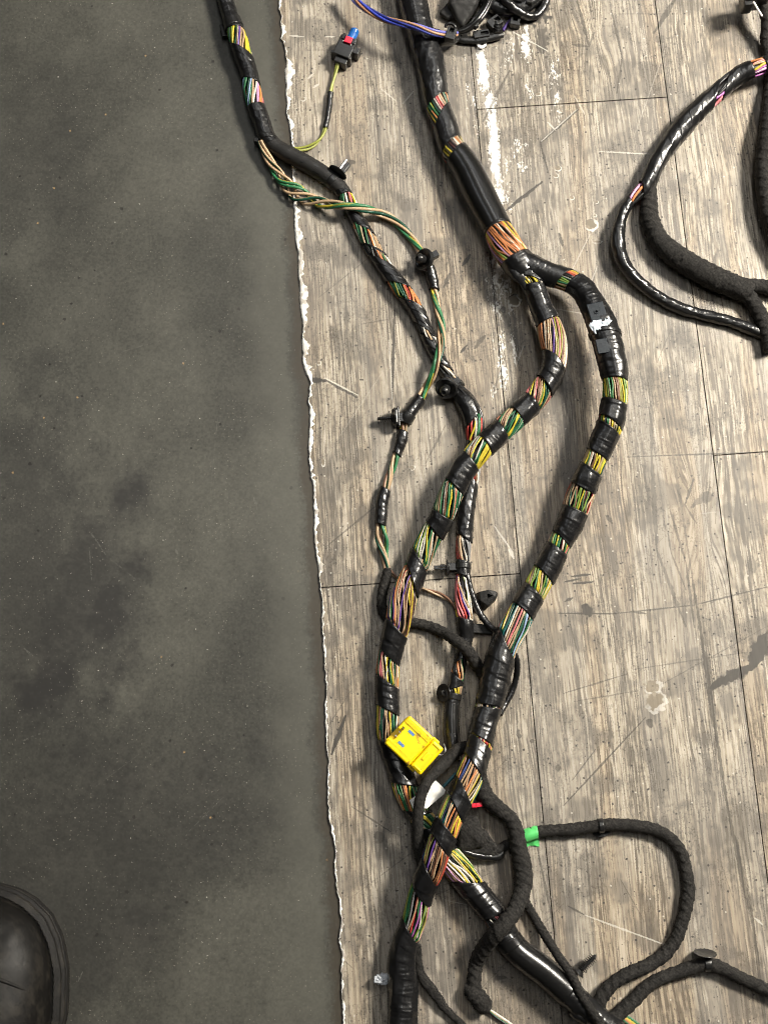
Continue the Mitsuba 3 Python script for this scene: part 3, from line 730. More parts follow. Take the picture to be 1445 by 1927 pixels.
cable(kr, R, [(1070, 527, 16, .45, .35, 'ytgldgkrroyzy', dict(twist=0)), (1157, 733, 40, .1, .4, 'ywglytnyzytly', dict(twist=.18)), (1147, 800, 12, .4, .35, 'tytkkyyglt'), (1117, 868, 24, .2, .12, 'dytwnyyytzt', dict(twist=.05)),
              (1089, 938, 46, .02, .16, 'qdtnglytrldyt', dict(wild=1.4, twist=.1)), (1051, 1025, 20, .2, .2, 'pnlgyglrtgyl', dict(wild=1.4)), (1014, 1096, 36, .2, .25, 'ytlgdytnlgyt', dict(wild=1.4)),
              (966, 1181, 66, .4, .9, 'lgdqwntpwtdqclg', dict(wild=1.2, twist=.1)), (919, 1331, 4, -.1, -.2, 'kwkltw'), (904, 1395, 4, .3, .5, 'kprkylwy'), (881, 1468, 42, .85, .8, 'lgzbtntonoytygdg', dict(twist=-.1)),
              (848, 1540, 34, .75, .7, 'llgbqttonntyoyel', dict(twist=.05)), (819, 1616, 48, .75, .65, 'lgzbvtpnytyoonrg', dict(twist=.1)), (785, 1716, 64, .75, .75, 'tlgzentorgnmzlgtl', dict(twist=.05, wild=1.2))],
      13, turn=27, lump=1.3, slant=.4, many=True)
# frayed tape tongue on the fork
TG = Path([(955, 480, 9, 64), (972, 508, 12, 66), (990, 530, 12, 60), (1003, 552, 7, 58)])
add(kr + '__tape_wrap', skin(TG, 0, TG.L, 0, 0, pvc(np.random.default_rng(7), 14, .5, 1.4), nth=24, flat=.55), 'pvc_tape', True)

# flat module strapped under the tape of the right branch
Mm = frame(1121, 592, 95, 1136, 640, 99)
md = thing('clip_plate', 'dark grey flat plastic plate taped onto the right branch with a white glue smear', 'plastic plate')
add(md + '__plate', put(rbox(32, 50, 7, 1.6, (-3, 2, 0)) - m3.Manifold.cylinder(20, 3.2, 3.2, 16).translate([-1, -4, -6]), Mm), 'grey_plastic', 25)
Mm2 = frame(1137, 651, 102, 1146, 690, 104)
add(md + '__plate', put(rbox(31, 29, 6, 1.2), Mm2), 'grey_plastic', 25)
add(md + '__rim', put(m3.Manifold.cylinder(3.4, 5.4, 4.4, 20).translate([-1, -4, 2]) - m3.Manifold.cylinder(20, 2.6, 2.6, 16).translate([-1, -4, -6]), Mm), 'grey_plastic', 30)
gl = []
_g = np.random.default_rng(21)
for bx, by, br, bl_ in ((-11, 25, 10, 9), (4, 22, 12, 8), (13, 26, 6, 9)):
    sp = trimesh.creation.icosphere(4, 1.0)
    sp.vertices *= np.array([br, bl_, 2.6]) * (1 + 1.1 * nz(sp.vertices[:, 0] * 2.1 + bx, sp.vertices[:, 1] * 2.1, by) + .5 * nz(sp.vertices[:, 0] * 6, sp.vertices[:, 1] * 3, by))[:, None]
    sp.apply_translation([bx, by, 4.2])
    gl.append(sp)
add(md + '__glue', put(trimesh.util.concatenate(gl), Mm), 'white_glue', True, label='white glue smear across the plate')
add(md + '__strap', skin(R, R.near(1131, 628), R.near(1135, 634), .2, .2, pvc(_g, 8, .2, .8), grow=3.5), 'pvc_tape', True)

# ------------------------------------------------------------------ thin left harness
A = thing('wiring_harness', 'thin black spiral taped harness running from the top left over the torn edge', 'wiring harness')
PA = Path([(418, -30, 14), (427, 10, 14), (438, 44, 15), (449, 76, 17), (458, 104, 16), (468, 135, 15), (475, 172, 16), (484, 205, 16), (492, 228, 15), (504, 260, 14), (521, 277, 13), (545, 291, 14), (587, 314, 14), (619, 335, 14), (636, 350, 13), (648, 366, 13),
           (660, 388, 13), (672, 412, 13), (697, 458, 15), (720, 496, 14), (752, 540, 15), (781, 580, 14), (797, 614, 13), (811, 644, 13), (828, 680, 12), (845, 710, 12), (862, 738, 14), (880, 764, 18, 20), (891, 795, 17), (893, 830, 15, 14),
           (890, 870, 14, 14), (886, 905, 14, 14), (877, 962, 15, 15), (874, 1008, 15, 15), (871, 1049, 13, 14), (871, 1080, 13, 14), (871, 1127, 15), (875, 1171, 15), (876, 1203, 12), (868, 1238, 11), (861, 1272, 13), (852, 1316, 12),
           (849, 1360, 13), (851, 1395, 13), (853, 1430, 12)])
cable(A, PA, [(423, -8, 22, .0, .2, 'gyty'), (449, 76, 46, .1, 1.2, 'glygwvntty', dict(twist=-.35)), (474, 178, 54, .5, .3, 'gdcgtpwio', dict(twist=-.3)), (659, 384, 40, .2, 1.5, 'gdwtpoyw', dict(twist=-.2)),
              (692, 450, 46, 1.5, 1.5, 'gdgkpowt', dict(twist=-.25)), (712, 482, 22, 1.7, 1.7, 'kkkkotw', dict(twist=-.1)), (763, 556, 44, 1.5, 1.6, 'ggdtorroo', dict(twist=-.3)), (806, 634, 26, 1.8, 1.8, 'kkktgkw', dict(twist=-.1)), (840, 700, 22, 1.4, 1.4, 'tkkwtk', {}),
              (892, 815, 46, -.9, .4, 'rprywigdr', dict(twist=-.15)), (890, 885, 30, .6, 1.0, 'wrtrnwe', {}), (873, 1036, 42, .5, .2, 'rntkwkwe', {}), (871, 1124, 76, .3, .5, 'ppryvtylwk', dict(wild=1.3, bulge=1.6)), (863, 1258, 36, -.9, .5, 'kkootyyk', dict(twist=.3)), (855, 1300, 10, -.6, .4, 'kkkyt', {})],
      14, turn=22, lump=.75, slant=1.6, wr=2.1)
# smooth cloth-like section and tight collar
rA = np.random.default_rng(31)
add(A + '__tape_wrap', skin(PA, PA.near(512, 270), PA.near(645, 362), .3, .6, cloth(rA, 30, .5, .35), grow=1.8), 'matte_black', True)
add(A + '__collar', skin(PA, PA.near(436, 38), PA.near(441, 54), -.1, -.1, None, grow=3.2), 'black_plastic', True)
add(A + '__sleeve', skin(PA, PA.near(851, 1322), PA.L, .1, 0, _smooth, grow=1.9, lip=2), 'sleeve_plastic', True)
# loose black strands that leave and rejoin
for k, pts in enumerate(([(858, 722, 3, 22), (880, 738, 3, 24), (899, 763, 3, 24), (908, 792, 3, 22), (905, 818, 3, 18)], [(862, 726, 3, 18), (886, 746, 3, 27), (903, 780, 3, 24), (905, 810, 3, 20), (900, 835, 3, 12)],
                         [(860, 728, 2.6, 28), (882, 752, 2.6, 34), (896, 785, 2.6, 32), (899, 815, 2.6, 26)])):
    q = Path(pts)
    add(A + '__strand', strand(q.C, q.R), 'pvc_tape', True)

# ------------------------------------------------------------------ green and tan twisted wires
B = thing('twisted_wires', 'loose twisted green and tan wires winding past the thin left harness', 'wires')
PB = Path([(493, 265, 8, 20), (502, 292, 8, 14), (519, 322, 9, 10), (545, 352, 10, 10), (580, 374, 9, 10), (622, 385, 8, 26), (655, 388, 8, 38), (690, 394, 8, 32), (722, 404, 8, 12), (748, 420, 8), (770, 443, 8), (789, 468, 7, 14), (802, 490, 7, 16), (811, 515, 8, 12), (817, 545, 7), (823, 580, 7),
           (830, 615, 8, 14), (829, 648, 8, 28), (822, 680, 8, 36), (812, 708, 8, 28), (799, 733, 8, 12), (785, 758, 9), (768, 782, 9, 12), (761, 800, 7), (757, 822, 8), (749, 848, 7), (738, 880, 8), (728, 910, 8), (721, 935, 9), (717, 970, 9), (716, 1000, 8), (721, 1035, 8), (727, 1062, 7), (729, 1082, 6)])
rng = np.random.default_rng(41)
P, Rr, sd, up, _ = PB.at(np.linspace(0, PB.L, 620))
s = np.linspace(0, PB.L, 620)
open_ = 1 + 1.0 * np.exp(-((s - PB.near(570, 365)) / (60 * U)) ** 2) + .9 * np.exp(-((s - PB.near(716, 1020)) / (25 * U)) ** 2)
for k, ch in enumerate('gtdtg'):
    th = (k + .5 * (k == 4)) / 5 * 2 * PI + .7 * np.sin(s / U / 60 + 1) - (s / U) / 24 * (1 if k % 2 == 0 else .985)
    rr = (Rr - 3.1 * U) * open_ * (1 + .35 * nz(s / U / 40, k * 5.0))
    lat = 1.0
    pts = P + rr[:, None] * (np.cos(th)[:, None] * sd * lat + np.sin(th)[:, None] * up * .75)
    pts[:, 2] = np.maximum(pts[:, 2], 3.0 * U)
    add(B + '__wire', strand(pts, 3.1 * U), 'wire_plastic', True, wire_colors(rng, ch, len(s), 7, .7))
for a, b in (((806, 500), (816, 545)), ((792, 748), (768, 782)), ((758, 812), (747, 856)), ((722, 920), (716, 988))):
    add(B + '__tape_wrap', skin(PB, PB.near(*a), PB.near(*b), .3, .3, pvc(rng, 18, .8, 1.0), grow=2.0), 'pvc_tape', True)

C3 = Path([(728, 1070, 7, 9), (727, 1085, 9), (720, 1115, 9), (719, 1140, 9), (726, 1160, 8, 9), (748, 1170, 8, 9), (777, 1172, 9, 12), (805, 1178, 9), (832, 1190, 10, 16), (855, 1204, 10, 34), (873, 1218, 11, 40), (890, 1240, 11, 30), (903, 1262, 10, 16), (915, 1285, 9, 12)])
plain_cable('cloth_cable', C3, 51, turn=13, nth=24)
used.add('cloth_cable')
labels['cloth_cable'] = {'label': 'thin black cloth wrapped cable passing under the colourful branch and over the thin harness', 'category': 'cable'}
B2 = Path([(729, 1072, 3, 8), (745, 1086, 3, 8), (765, 1100, 3, 6), (795, 1108, 3, 8), (820, 1116, 3, 7), (843, 1128, 3, 8), (860, 1146, 3, 14)])
for k, ch in enumerate('nt'):
    P, Rr, sd, up, _ = B2.at(np.linspace(0, B2.L, 90))
    th = np.linspace(0, 9, 90) + k * PI
    add(B + '__wire', strand(P + 2.3 * U * (np.cos(th)[:, None] * sd + np.sin(th)[:, None] * up), 2.2 * U), 'wire_plastic', True, wire_colors(rng, ch, 90, 7, 0))

# ------------------------------------------------------------------ small connector with a blue tip
G = thing('plug_connector', 'small black plug with red latch and blue tip on two olive wires', 'connector')
PG = Path([(540, 280, 4, 18), (562, 281, 4, 10), (588, 274, 4, 7), (606, 256, 4, 6), (614, 232, 4, 6), (619, 205, 4, 6), (622, 176, 4, 7), (629, 145, 3.6, 10), (637, 112, 3.6, 20)])
s = np.linspace(0, PG.L, 160)
P, Rr, sd, up, _ = PG.at(s)
for k in range(2):
    th = s / U / 42 + k * PI
    open_ = 1 + 1.1 * np.exp(-((s - PG.near(590, 272)) / (22 * U)) ** 2)
    pts = P + (2.4 * U * open_)[:, None] * (np.cos(th)[:, None] * sd + .6 * np.sin(th)[:, None] * up)
    m = strand(pts, 2.5 * U)
    add(G + '__wire', m, 'wire_plastic', True, np.tile([[.26, .28, .045], [.34, .36, .10]][k], (len(m.vertices), 1)))
add(G + '__heat_shrink', skin(PG, PG.near(612, 241), PG.near(622, 174), 0, 0, pvc(rng, 30, .5, .6), grow=1.2, nth=24), 'pvc_tape', True)
Mg = frame(650, 95, 16, 663.5, 66)
body = rbox(33, 42, 30, 1.6, (0, 0, 0)) + rbox(40, 7, 26, 1.2, (-1, -17, -1)) + rbox(14, 17, 24, 1.2, (20, 4, -2)) + rbox(24, 14, 22, 1.2, (2, -25, -2)) + rbox(7, 12, 8, 1, (-9, 17, 14)) + rbox(7, 12, 8, 1, (12, 14, 14))
body = body - rbox(17, 26, 20, 1, (1, 17, 10)) - rbox(9, 12, 12, .8, (21, 8, 8))
add(G + '__housing', put(body, Mg), 'black_plastic', 25)
tip = lathe([(0, 44), (6, 44), (8.6, 41.5), (8.8, 36), (8.2, 35), (8.8, 34), (9.2, 10), (0, 10)], 32)
tip.apply_transform(YZ @ np.diag([1, 1, -1, 1.0]))
tip.vertices[:, 1] = np.abs(tip.vertices[:, 1])
tip.fix_normals()
tip.apply_translation([2, 0, 6])
add(G + '__tip', put(tip, Mg), 'blue_plastic', 35, label='translucent looking blue tip')
add(G + '__latch', put(rbox(14, 13, 10, 1, (1, 13.5, 12)), Mg), 'red_plastic', 30, label='red latch block')
add(G + '__terminal', put(rbox(3, 3, 4, .6, (-8, 9, 13)) + rbox(3, 4, 4, .6, (9.5, 7, 13)), Mg), 'white_label', 30)

# ------------------------------------------------------------------ wires and plug at the top
E = thing('wires', 'blue and brown wires crossing over the harness trunk at the top edge', 'wires')
PE = Path([(655, -20, 5, 40), (672, 3, 5, 42), (700, 24, 5, 50), (730, 38, 5, 62), (760, 45, 5, 76), (790, 53, 5, 78), (815, 61, 5, 74), (838, 64, 5, 60), (858, 62, 5, 40)])
s = np.linspace(0, PE.L, 150)
P, Rr, sd, up, _ = PE.at(s)
for k, c in enumerate(((.05, .07, .42), (.34, .17, .09), (.16, .16, .50), (.42, .24, .14), (.03, .04, .22))):
    th = s / U / 48 + k * 2 * PI / 5
    pts = P + (5.0 * U) * (np.cos(th)[:, None] * sd + .7 * np.sin(th)[:, None] * up)
    m = strand(pts, 2.7 * U)
    add(E + '__wire', m, 'wire_plastic', True, np.tile(c, (len(m.vertices), 1)))
X = thing('taped_plug', 'black taped plug with thick bent leads beside the trunk at the top edge', 'connector')
boot = m3.Manifold.batch_hull([m3.Manifold.sphere(r, 16).translate(list(W(x, y, 0) / U * [1, 1, 0] + [0, 0, h])) for x, y, r, h in ((862, -12, 13, 26), (894, -12, 13, 26), (852, 22, 12, 24), (888, 20, 12, 24), (868, 52, 8, 14))])
boot += m3.Manifold.batch_hull([m3.Manifold.sphere(r, 16).translate(list(W(x, y, 0) / U * [1, 1, 0] + [0, 0, h])) for x, y, r, h in ((852, 14, 8, 16), (831, 30, 5, 10), (842, 38, 6, 10), (866, 30, 8, 14))])
S4 = np.diag([U, U, U, 1.0])
bm = put(boot.refine_to_length(3.0), S4)
trimesh.smoothing.filter_taubin(bm, iterations=6)
q = bm.vertices / U
bm.vertices += bm.vertex_normals * (U * 1.6 * nz(q[:, 0] / 9, q[:, 1] / 9, 3.0))[:, None]
add(X + '__boot', bm, 'matte_black', True)
for k, (o, h) in enumerate(((0, 30), (8, 34), (15, 28))):
    q = Path([(928 - o * .3, -25, 5, h), (921 - o * .5, 8, 5, h), (906 - o * .7, 34, 5, h), (886 - o * .6, 52, 5, h - 6), (862 - o, 60, 5, h - 10)])
    add(X + '__lead', strand(q.C, q.R), 'sleeve_plastic', True)
bar = Path([(864, 72, 6, 8), (885, 76, 6, 8), (912, 73, 7, 9), (934, 67, 7, 10), (946, 64, 5, 10)])
add(X + '__strap', skin(bar, 0, bar.L, 0, 0, pvc(rng, 40, .3, .5), nth=20, flat=.3), 'black_plastic', True)
lump = Path([(812, 62, 10, 44), (828, 72, 12, 40), (846, 74, 10, 30), (860, 68, 8, 20)])
add(X + '__tape_wrap', skin(lump, 0, lump.L, 0, 0, pvc(rng, 16, .5, 1.6), nth=26), 'pvc_tape', True)
bl = lathe([(0, 0), (5, 0)] + [(r, 2 + i * 3 + d) for i in range(6) for r, d in ((9.5, 0), (9.5, 1.4), (6.5, 1.6), (6.5, 2.8))] + [(7, 21), (7, 26), (0, 26)], 24)
bl.apply_transform(YZ)
bl.fix_normals()
add(X + '__bellows', put(bl, frame(937, 66, 12, 934, 40)), 'black_plastic', 40)
lug = m3.Manifold.cylinder(3, 9, 9, 24) - m3.Manifold.cylinder(9, 4, 4, 16).translate([0, 0, -3])
add(X + '__lug', put(lug, frame(906, 84, 3, 906, 70)), 'steel', 30)
tc = thing('taped_cable', 'soiled black taped cable arching out of the top edge beside the plug', 'cable')
for pts in ([(898, -30, 12, 14), (915, 2, 13, 15), (948, 18, 13, 15), (985, 12, 13, 15), (1012, -12, 13, 15), (1020, -40, 12, 15)], [(930, -30, 8, 34), (950, 0, 8, 34), (975, 22, 8, 24), (1006, 30, 7, 12), (1022, 14, 7, 10), (1026, -30, 7, 10)]):
    plain_cable(tc + '__wrap', Path(pts), len(pts[0]) + len(pts), mat='pvc_tape', turn=18, nth=30)
cl_ = Path([(838, 52, 3, 46), (846, 44, 3, 50), (856, 50, 3, 48), (850, 58, 3, 44)])
add(X + '__lead', strand(cl_.C, cl_.R), 'sleeve_plastic', True)
for bx, by, tx_, ty_, sx_, sy_, sz_, hh in ((930, 44, 950, 30, 20, 26, 16, 9), (848, 66, 856, 40, 18, 24, 14, 62), (905, 66, 930, 62, 15, 30, 12, 12), (968, 44, 972, 20, 18, 16, 18, 8), (893, 44, 905, 20, 14, 18, 12, 26)):
    add(X + '__housing', put(rbox(sx_, sy_, sz_, 1.2) - rbox(sx_ * .5, sy_ * .5, sz_, 1, (0, sy_ * .2, sz_ * .5)) + rbox(sx_ + 4, 4, sz_ * .7, 1, (0, -sy_ * .2, 0)), frame(bx, by, hh, tx_, ty_)), 'black_plastic', 25)
Y = thing('dark_connector', 'dark soiled connector half outside the top edge with a purple lead', 'connector')
add(Y + '__housing', put(rbox(52, 40, 34, 3) + rbox(30, 20, 24, 2, (-6, -26, -3)) - rbox(10, 30, 20, 1, (10, -18, 14)), frame(978, -6, 17, 985, -40)), 'matte_black', 30)
q = Path([(980, 22, 3, 9), (967, 32, 3, 7), (955, 44, 3, 6), (946, 58, 3, 9)])
m = strand(q.C, q.R)
add(Y + '__lead', m, 'wire_plastic', True, np.tile((.06, .035, .16), (len(m.vertices), 1)))

# ------------------------------------------------------------------ harness at the right edge
N = thing('wiring_harness', 'black taped harness curving in from the right edge with pink and orange wires', 'wiring harness')
PN = Path([(1480, 108, 15, 46), (1450, 118, 15, 46), (1434, 124, 15, 46), (1410, 132, 16, 44), (1383, 146, 16, 38), (1343, 180, 16, 34), (1320, 200, 17, 32), (1296, 224, 18, 30), (1269, 258, 17, 28), (1244, 292, 15, 28), (1226, 326, 15, 28), (1212, 352, 13, 28),
           (1200, 364, 11, 27), (1180, 385, 9, 26), (1168, 412, 9, 26), (1162, 447, 12, 26), (1168, 484, 12, 24), (1188, 517, 10, 20), (1219, 546, 10, 14), (1267, 575, 10), (1315, 591, 9), (1375, 606, 9), (1434, 629, 9), (1480, 648, 9)])
cable(N + '__lead', PN, [(1424, 127, 22, .1, .1, 'onotym', dict(wr=2.6, twist=0)), (1353, 168, 26, 1.5, 1.5, 'kkkkkkmp', dict(twist=0)), (1197, 366, 32, .5, .3, 'pmioonkk', dict(twist=.2, bulge=1.4))], 15, turn=34, lump=1.15, slant=1.4, wr=2.6)
kn = [k for k in list(labels) if k == N]
PF = Path([(1232, 316, 8, 22), (1223, 345, 11, 20), (1221, 371, 14, 20), (1222, 408, 16, 20), (1240, 452, 18, 22), (1284, 490, 21, 24), (1334, 519, 22, 24), (1382, 540, 21, 23), (1410, 552, 18, 20)])
PF1 = Path([(1370, 534, 17, 22), (1395, 538, 14, 20), (1418, 538, 13, 18), (1450, 543, 14, 16), (1490, 548, 14, 16)])
PF2 = Path([(1385, 542, 16, 20), (1410, 562, 14, 18), (1428, 590, 14, 17), (1440, 620, 14, 17), (1452, 660, 14, 17)])
ck = thing('cloth_cable', 'thick fuzzy black cloth wrapped cable splitting in two at the right edge', 'cable')
plain_cable(ck + '__stem', PF, 61, turn=16, amp=1.3)
plain_cable(ck + '__fork', PF1, 62, turn=15, amp=1.2, nth=30)
plain_cable(ck + '__fork', PF2, 63, turn=15, amp=1.2, nth=30)
PV = Path([(1434, -30, 8, 50), (1436, 10, 9, 50), (1440, 45, 9, 36), (1440, 80, 10, 20), (1446, 112, 10, 12), (1452, 150, 13, 14), (1449, 200, 15, 24), (1442, 260, 16, 36), (1437, 310, 16, 30), (1438, 350, 16, 30), (1447, 400, 16, 30), (1466, 450, 16, 30), (1500, 500, 16, 30)])
plain_cable('cloth_cable_002', PV, 64, turn=20)
used.add('cloth_cable_002')
labels['cloth_cable_002'] = {'label': 'black cloth wrapped cable running down the right edge of the picture', 'category': 'cable'}
cx = thing('dark_connector', 'black connector with a white pin cut off by the top right corner', 'connector')
add(cx + '__housing', put(rbox(46, 30, 40, 3) + rbox(18, 14, 30, 2, (-16, -16, 0)), frame(1418, -4, 60, 1412, -40)), 'black_plastic', 30)
add(cx + '__pin', put(rbox(3.5, 34, 3, 1), frame(1425, 17, 88, 1434, 32)), 'white_label', 30)

# ------------------------------------------------------------------ cloth cables at the bottom
P1 = Path([(888, 1420, 14, 30), (900, 1462, 15, 30), (915, 1500, 15, 30), (938, 1522, 14, 28), (960, 1540, 13, 26), (970, 1562, 14, 26), (975, 1590, 15, 28), (983, 1629, 17, 30), (984, 1665, 16, 36), (970, 1710, 15, 54), (942, 1747, 15, 70), (912, 1782, 14, 40), (895, 1815, 13, 16),
           (892, 1845, 13, 14), (893, 1868, 14, 14), (903, 1886, 15, 15), (914, 1900, 13, 13)])
c1 = thing('cloth_cable', 'thick black cloth wrapped cable bending over the lower glossy sleeve', 'cable')
plain_cable(c1 + '__wrap', P1, 71, turn=15, amp=1.1)
kn = Path([(876, 1862, 9, 12), (890, 1868, 15, 16), (906, 1884, 16, 16), (920, 1896, 10, 12)])
plain_cable(c1 + '__taped_end', kn, 72, turn=12, amp=1.6, nth=28)
for k, ch in enumerate('wtgk'):
    q = Path([(912, 1893, 2, 10 + k), (926, 1903 + k * 2, 2, 6), (946, 1916 + k * 2.5, 2, 5), (975, 1938 + k * 3, 2, 5)])
    m = strand(q.C, 1.9 * U)
    add(c1 + '__wire', m, 'wire_plastic', True, wire_colors(rng, ch, len(q.C), 7, .6))
P2 = Path([(930, 1602, 9, 9), (955, 1590, 9, 9), (980, 1577, 9, 9), (1000, 1569, 10), (1018, 1565, 10), (1074, 1561, 11), (1129, 1554, 11, 16), (1185, 1553, 11), (1234, 1563, 11), (1271, 1588, 11), (1288, 1630, 11), (1294, 1676, 12), (1286, 1723, 12), (1270, 1769, 12), (1240, 1804, 12, 16), (1197, 1826, 12, 20), (1156, 1848, 12, 20),
           (1132, 1876, 13, 18), (1122, 1910, 13, 18), (1116, 1950, 13)])
c2 = thing('cloth_cable', 'black cloth wrapped cable with green tape looping round the lower right', 'cable')
plain_cable(c2 + '__wrap', P2, 73, turn=17)
# green tape flag
fl = thing('tape_flag', 'bright green tape flag folded round the looping cloth cable', 'tape flag')
gt = skin(P2, P2.near(987, 1574), P2.near(1011, 1566), .15, .15, lambda a, b, th: 1.2 * nz(a / 5, b / 7, 1, 3), grow=2.2, nth=30)
add(fl + '__wrap', gt, 'green_tape', True)
gx = np.linspace(-13, 13, 14)
gy = np.linspace(0, 13, 6)
GX, GY = np.meshgrid(gx, gy, indexing='ij')
zz = 2.5 + 1.6 * np.sin(GX / 3.2) * GY / 13 + 4 * (1 - GY / 13)
jag = GY * (1 + .35 * nz(GX / 4, GY * 0, 3))
ft = trimesh.Trimesh(np.stack([GX, -8 - jag, zz], -1).reshape(-1, 3), np.vstack([[[i * 6 + j, (i + 1) * 6 + j, (i + 1) * 6 + j + 1], [i * 6 + j, (i + 1) * 6 + j + 1, i * 6 + j + 1]] for i in range(13) for j in range(5)]), process=False)
add(fl + '__tail', put(ft, frame(999, 1571, 0, 996, 1540)), 'green_tape', True)
P3 = Path([(1140, 1950, 14, 16), (1152, 1922, 14, 16), (1166, 1906, 13), (1191, 1883, 12), (1222, 1853, 12), (1265, 1833, 11), (1308, 1818, 12), (1325, 1814, 12), (1341, 1816, 12), (1379, 1833, 11), (1437, 1861, 11), (1490, 1886, 11)])
c3 = thing('cloth_cable', 'black cloth wrapped cable leaving at the lower right edge', 'cable')
plain_cable(c3 + '__wrap', P3, 74, turn=16)
P4 = Path([(984, 1690, 8, 20), (997, 1712, 8, 12), (1018, 1748, 8, 16), (1047, 1795, 8, 40), (1076, 1838, 8, 46), (1092, 1870, 8, 48), (1110, 1898, 8, 48), (1135, 1940, 8, 46)])
c4 = thing('cloth_cable', 'thin black braided cable lying across the lower glossy sleeve', 'cable')
plain_cable(c4 + '__wrap', P4, 75, turn=9, nth=24, amp=.8)
P5 = Path([(786, 1778, 6, 30), (787, 1810, 7, 20), (794, 1838, 8, 14), (808, 1858, 9, 12), (822, 1876, 9, 11), (838, 1898, 7, 9), (858, 1918, 6, 8), (880, 1940, 6, 8)])
c5 = thing('cloth_cable', 'short black strap like cable beside the bottom end of the right branch', 'cable')
plain_cable(c5 + '__wrap', P5, 76, turn=24, nth=24, amp=.9, flat=.3)
for k, c in enumerate('gyog'):
    q = Path([(1158, 1900 + k * 3, 2.3, 8), (1178, 1912 + k * 4, 2.3, 7), (1196, 1924 + k * 5, 2.3, 7), (1215, 1945 + k * 5, 2.3, 7)])
    m = strand(q.C, 2.3 * U)
    add(c3 + '__wire', m, 'wire_plastic', True, wire_colors(rng, c, len(q.C), 7, .5))
MB = Path([(1080, 1895, 14, 30), (1105, 1912, 18, 24), (1135, 1925, 20, 22), (1165, 1950, 20, 22)])
plain_cable(c3 + '__junction', MB, 77, mat='pvc_tape', turn=14, amp=1.2)
PO = Path([(966, 1228, 5, 40), (973, 1250, 5, 30), (970, 1278, 5, 16), (962, 1303, 5, 10), (950, 1326, 5, 12), (940, 1345, 5, 22)])
c6 = thing('taped_lead', 'thin glossy black lead bowing out from the right branch', 'cable')
plain_cable(c6 + '__wrap', PO, 78, mat='pvc_tape', turn=9, nth=20, amp=.6)
PQ = Path([(878, 1080, 5, 22), (886, 1110, 5, 22), (894, 1135, 6, 20), (905, 1158, 6, 20), (922, 1178, 5, 26), (936, 1190, 5, 34)])
c7 = thing('taped_lead', 'thin glossy black lead between the thin harness and the right branch', 'cable')
plain_cable(c7 + '__wrap', PQ, 79, mat='pvc_tape', turn=12, nth=20, amp=.7)

# ------------------------------------------------------------------ black corner connector by the right branch
K = thing('rubber_plug', 'faceted black rubber plug lying between the thin harness and the right branch', 'connector')
hub = m3.Manifold.batch_hull([m3.Manifold.sphere(2.4, 12).translate(p) for p in ([-18, 9, 4], [-17, -8, 4], [-4, -19, 4], [14, -2, 4], [19, 10, 4], [5, 15, 4], [-13, 9, 26], [-12, -5, 28], [0, -13, 26], [13, 2, 30], [14, 10, 27], [2, 12, 30])])
hub -= m3.Manifold.batch_hull([m3.Manifold.sphere(1.2, 10).translate(p) for p in ([-2, -2, 34], [10, 4, 36], [-2, 8, 36], [2, 1, 24])])
add(K + '__body', put(hub, frame(915, 1128, 0, 915, 1100)), 'matte_black', 20)
add(K + '__flange', put(rbox(40, 18, 14, 2), frame(907, 1184, 8, 909, 1150)), 'matte_black', 25)

# ------------------------------------------------------------------ grommet lump below the right branch
Q = thing('cloth_boot', 'torn black cloth boot under the right branch near the white tag', 'cable boot')
bt = m3.Manifold.batch_hull([m3.Manifold.sphere(r, 18).translate(list(W(x, y, 0) / U * [1, 1, 0] + [0, 0, h])) for x, y, r, h in ((868, 1552, 14, 26), (888, 1545, 12, 24), (898, 1580, 14, 22), (872, 1590, 12, 18))])
bt += m3.Manifold.batch_hull([m3.Manifold.sphere(r, 18).translate(list(W(x, y, 0) / U * [1, 1, 0] + [0, 0, h])) for x, y, r, h in ((864, 1596, 10, 14), (900, 1598, 10, 14), (935, 1606, 8, 10), (905, 1570, 10, 16))])
bm = put(bt.refine_to_length(2.6), S4)
q = bm.vertices / U
bm.vertices += bm.vertex_normals * (U * (3.0 * nz(q[:, 0] / 11, q[:, 1] / 11, 3.0) + 1.6 * nz(q[:, 0] / 3, q[:, 1] / 3, 9.0)))[:, None]
add(Q + '__shell', bm, 'fleece_tape', True)
qr = Path([(868, 1600, 5, 20), (890, 1608, 6, 16), (915, 1612, 6, 12), (940, 1610, 6, 10), (945, 1602, 5, 9)])
add(Q + '__rim', skin(qr, 0, qr.L, 0, 0, pvc(rng, 18, .4, .8), nth=20), 'pvc_tape', True)

rd = thing('red_lock', 'small red locking tab peeking out beside the right branch', 'locking tab')
add(rd + '__tab', put(rbox(20, 8, 8, 1.2) - rbox(2, 12, 3, .5, (-2, 0, 4)), frame(897, 1515, 30, 895, 1500)), 'red_plastic', 30)

# ------------------------------------------------------------------ yellow connector and its sleeve
Z = thing('yellow_connector', 'dirty bright yellow plastic connector with two blue marks lying on the left branch', 'connector')
# local: y from the open end (top left) to the collar (bottom right)
My = frame(745, 1371, 58, 811, 1433, 54)
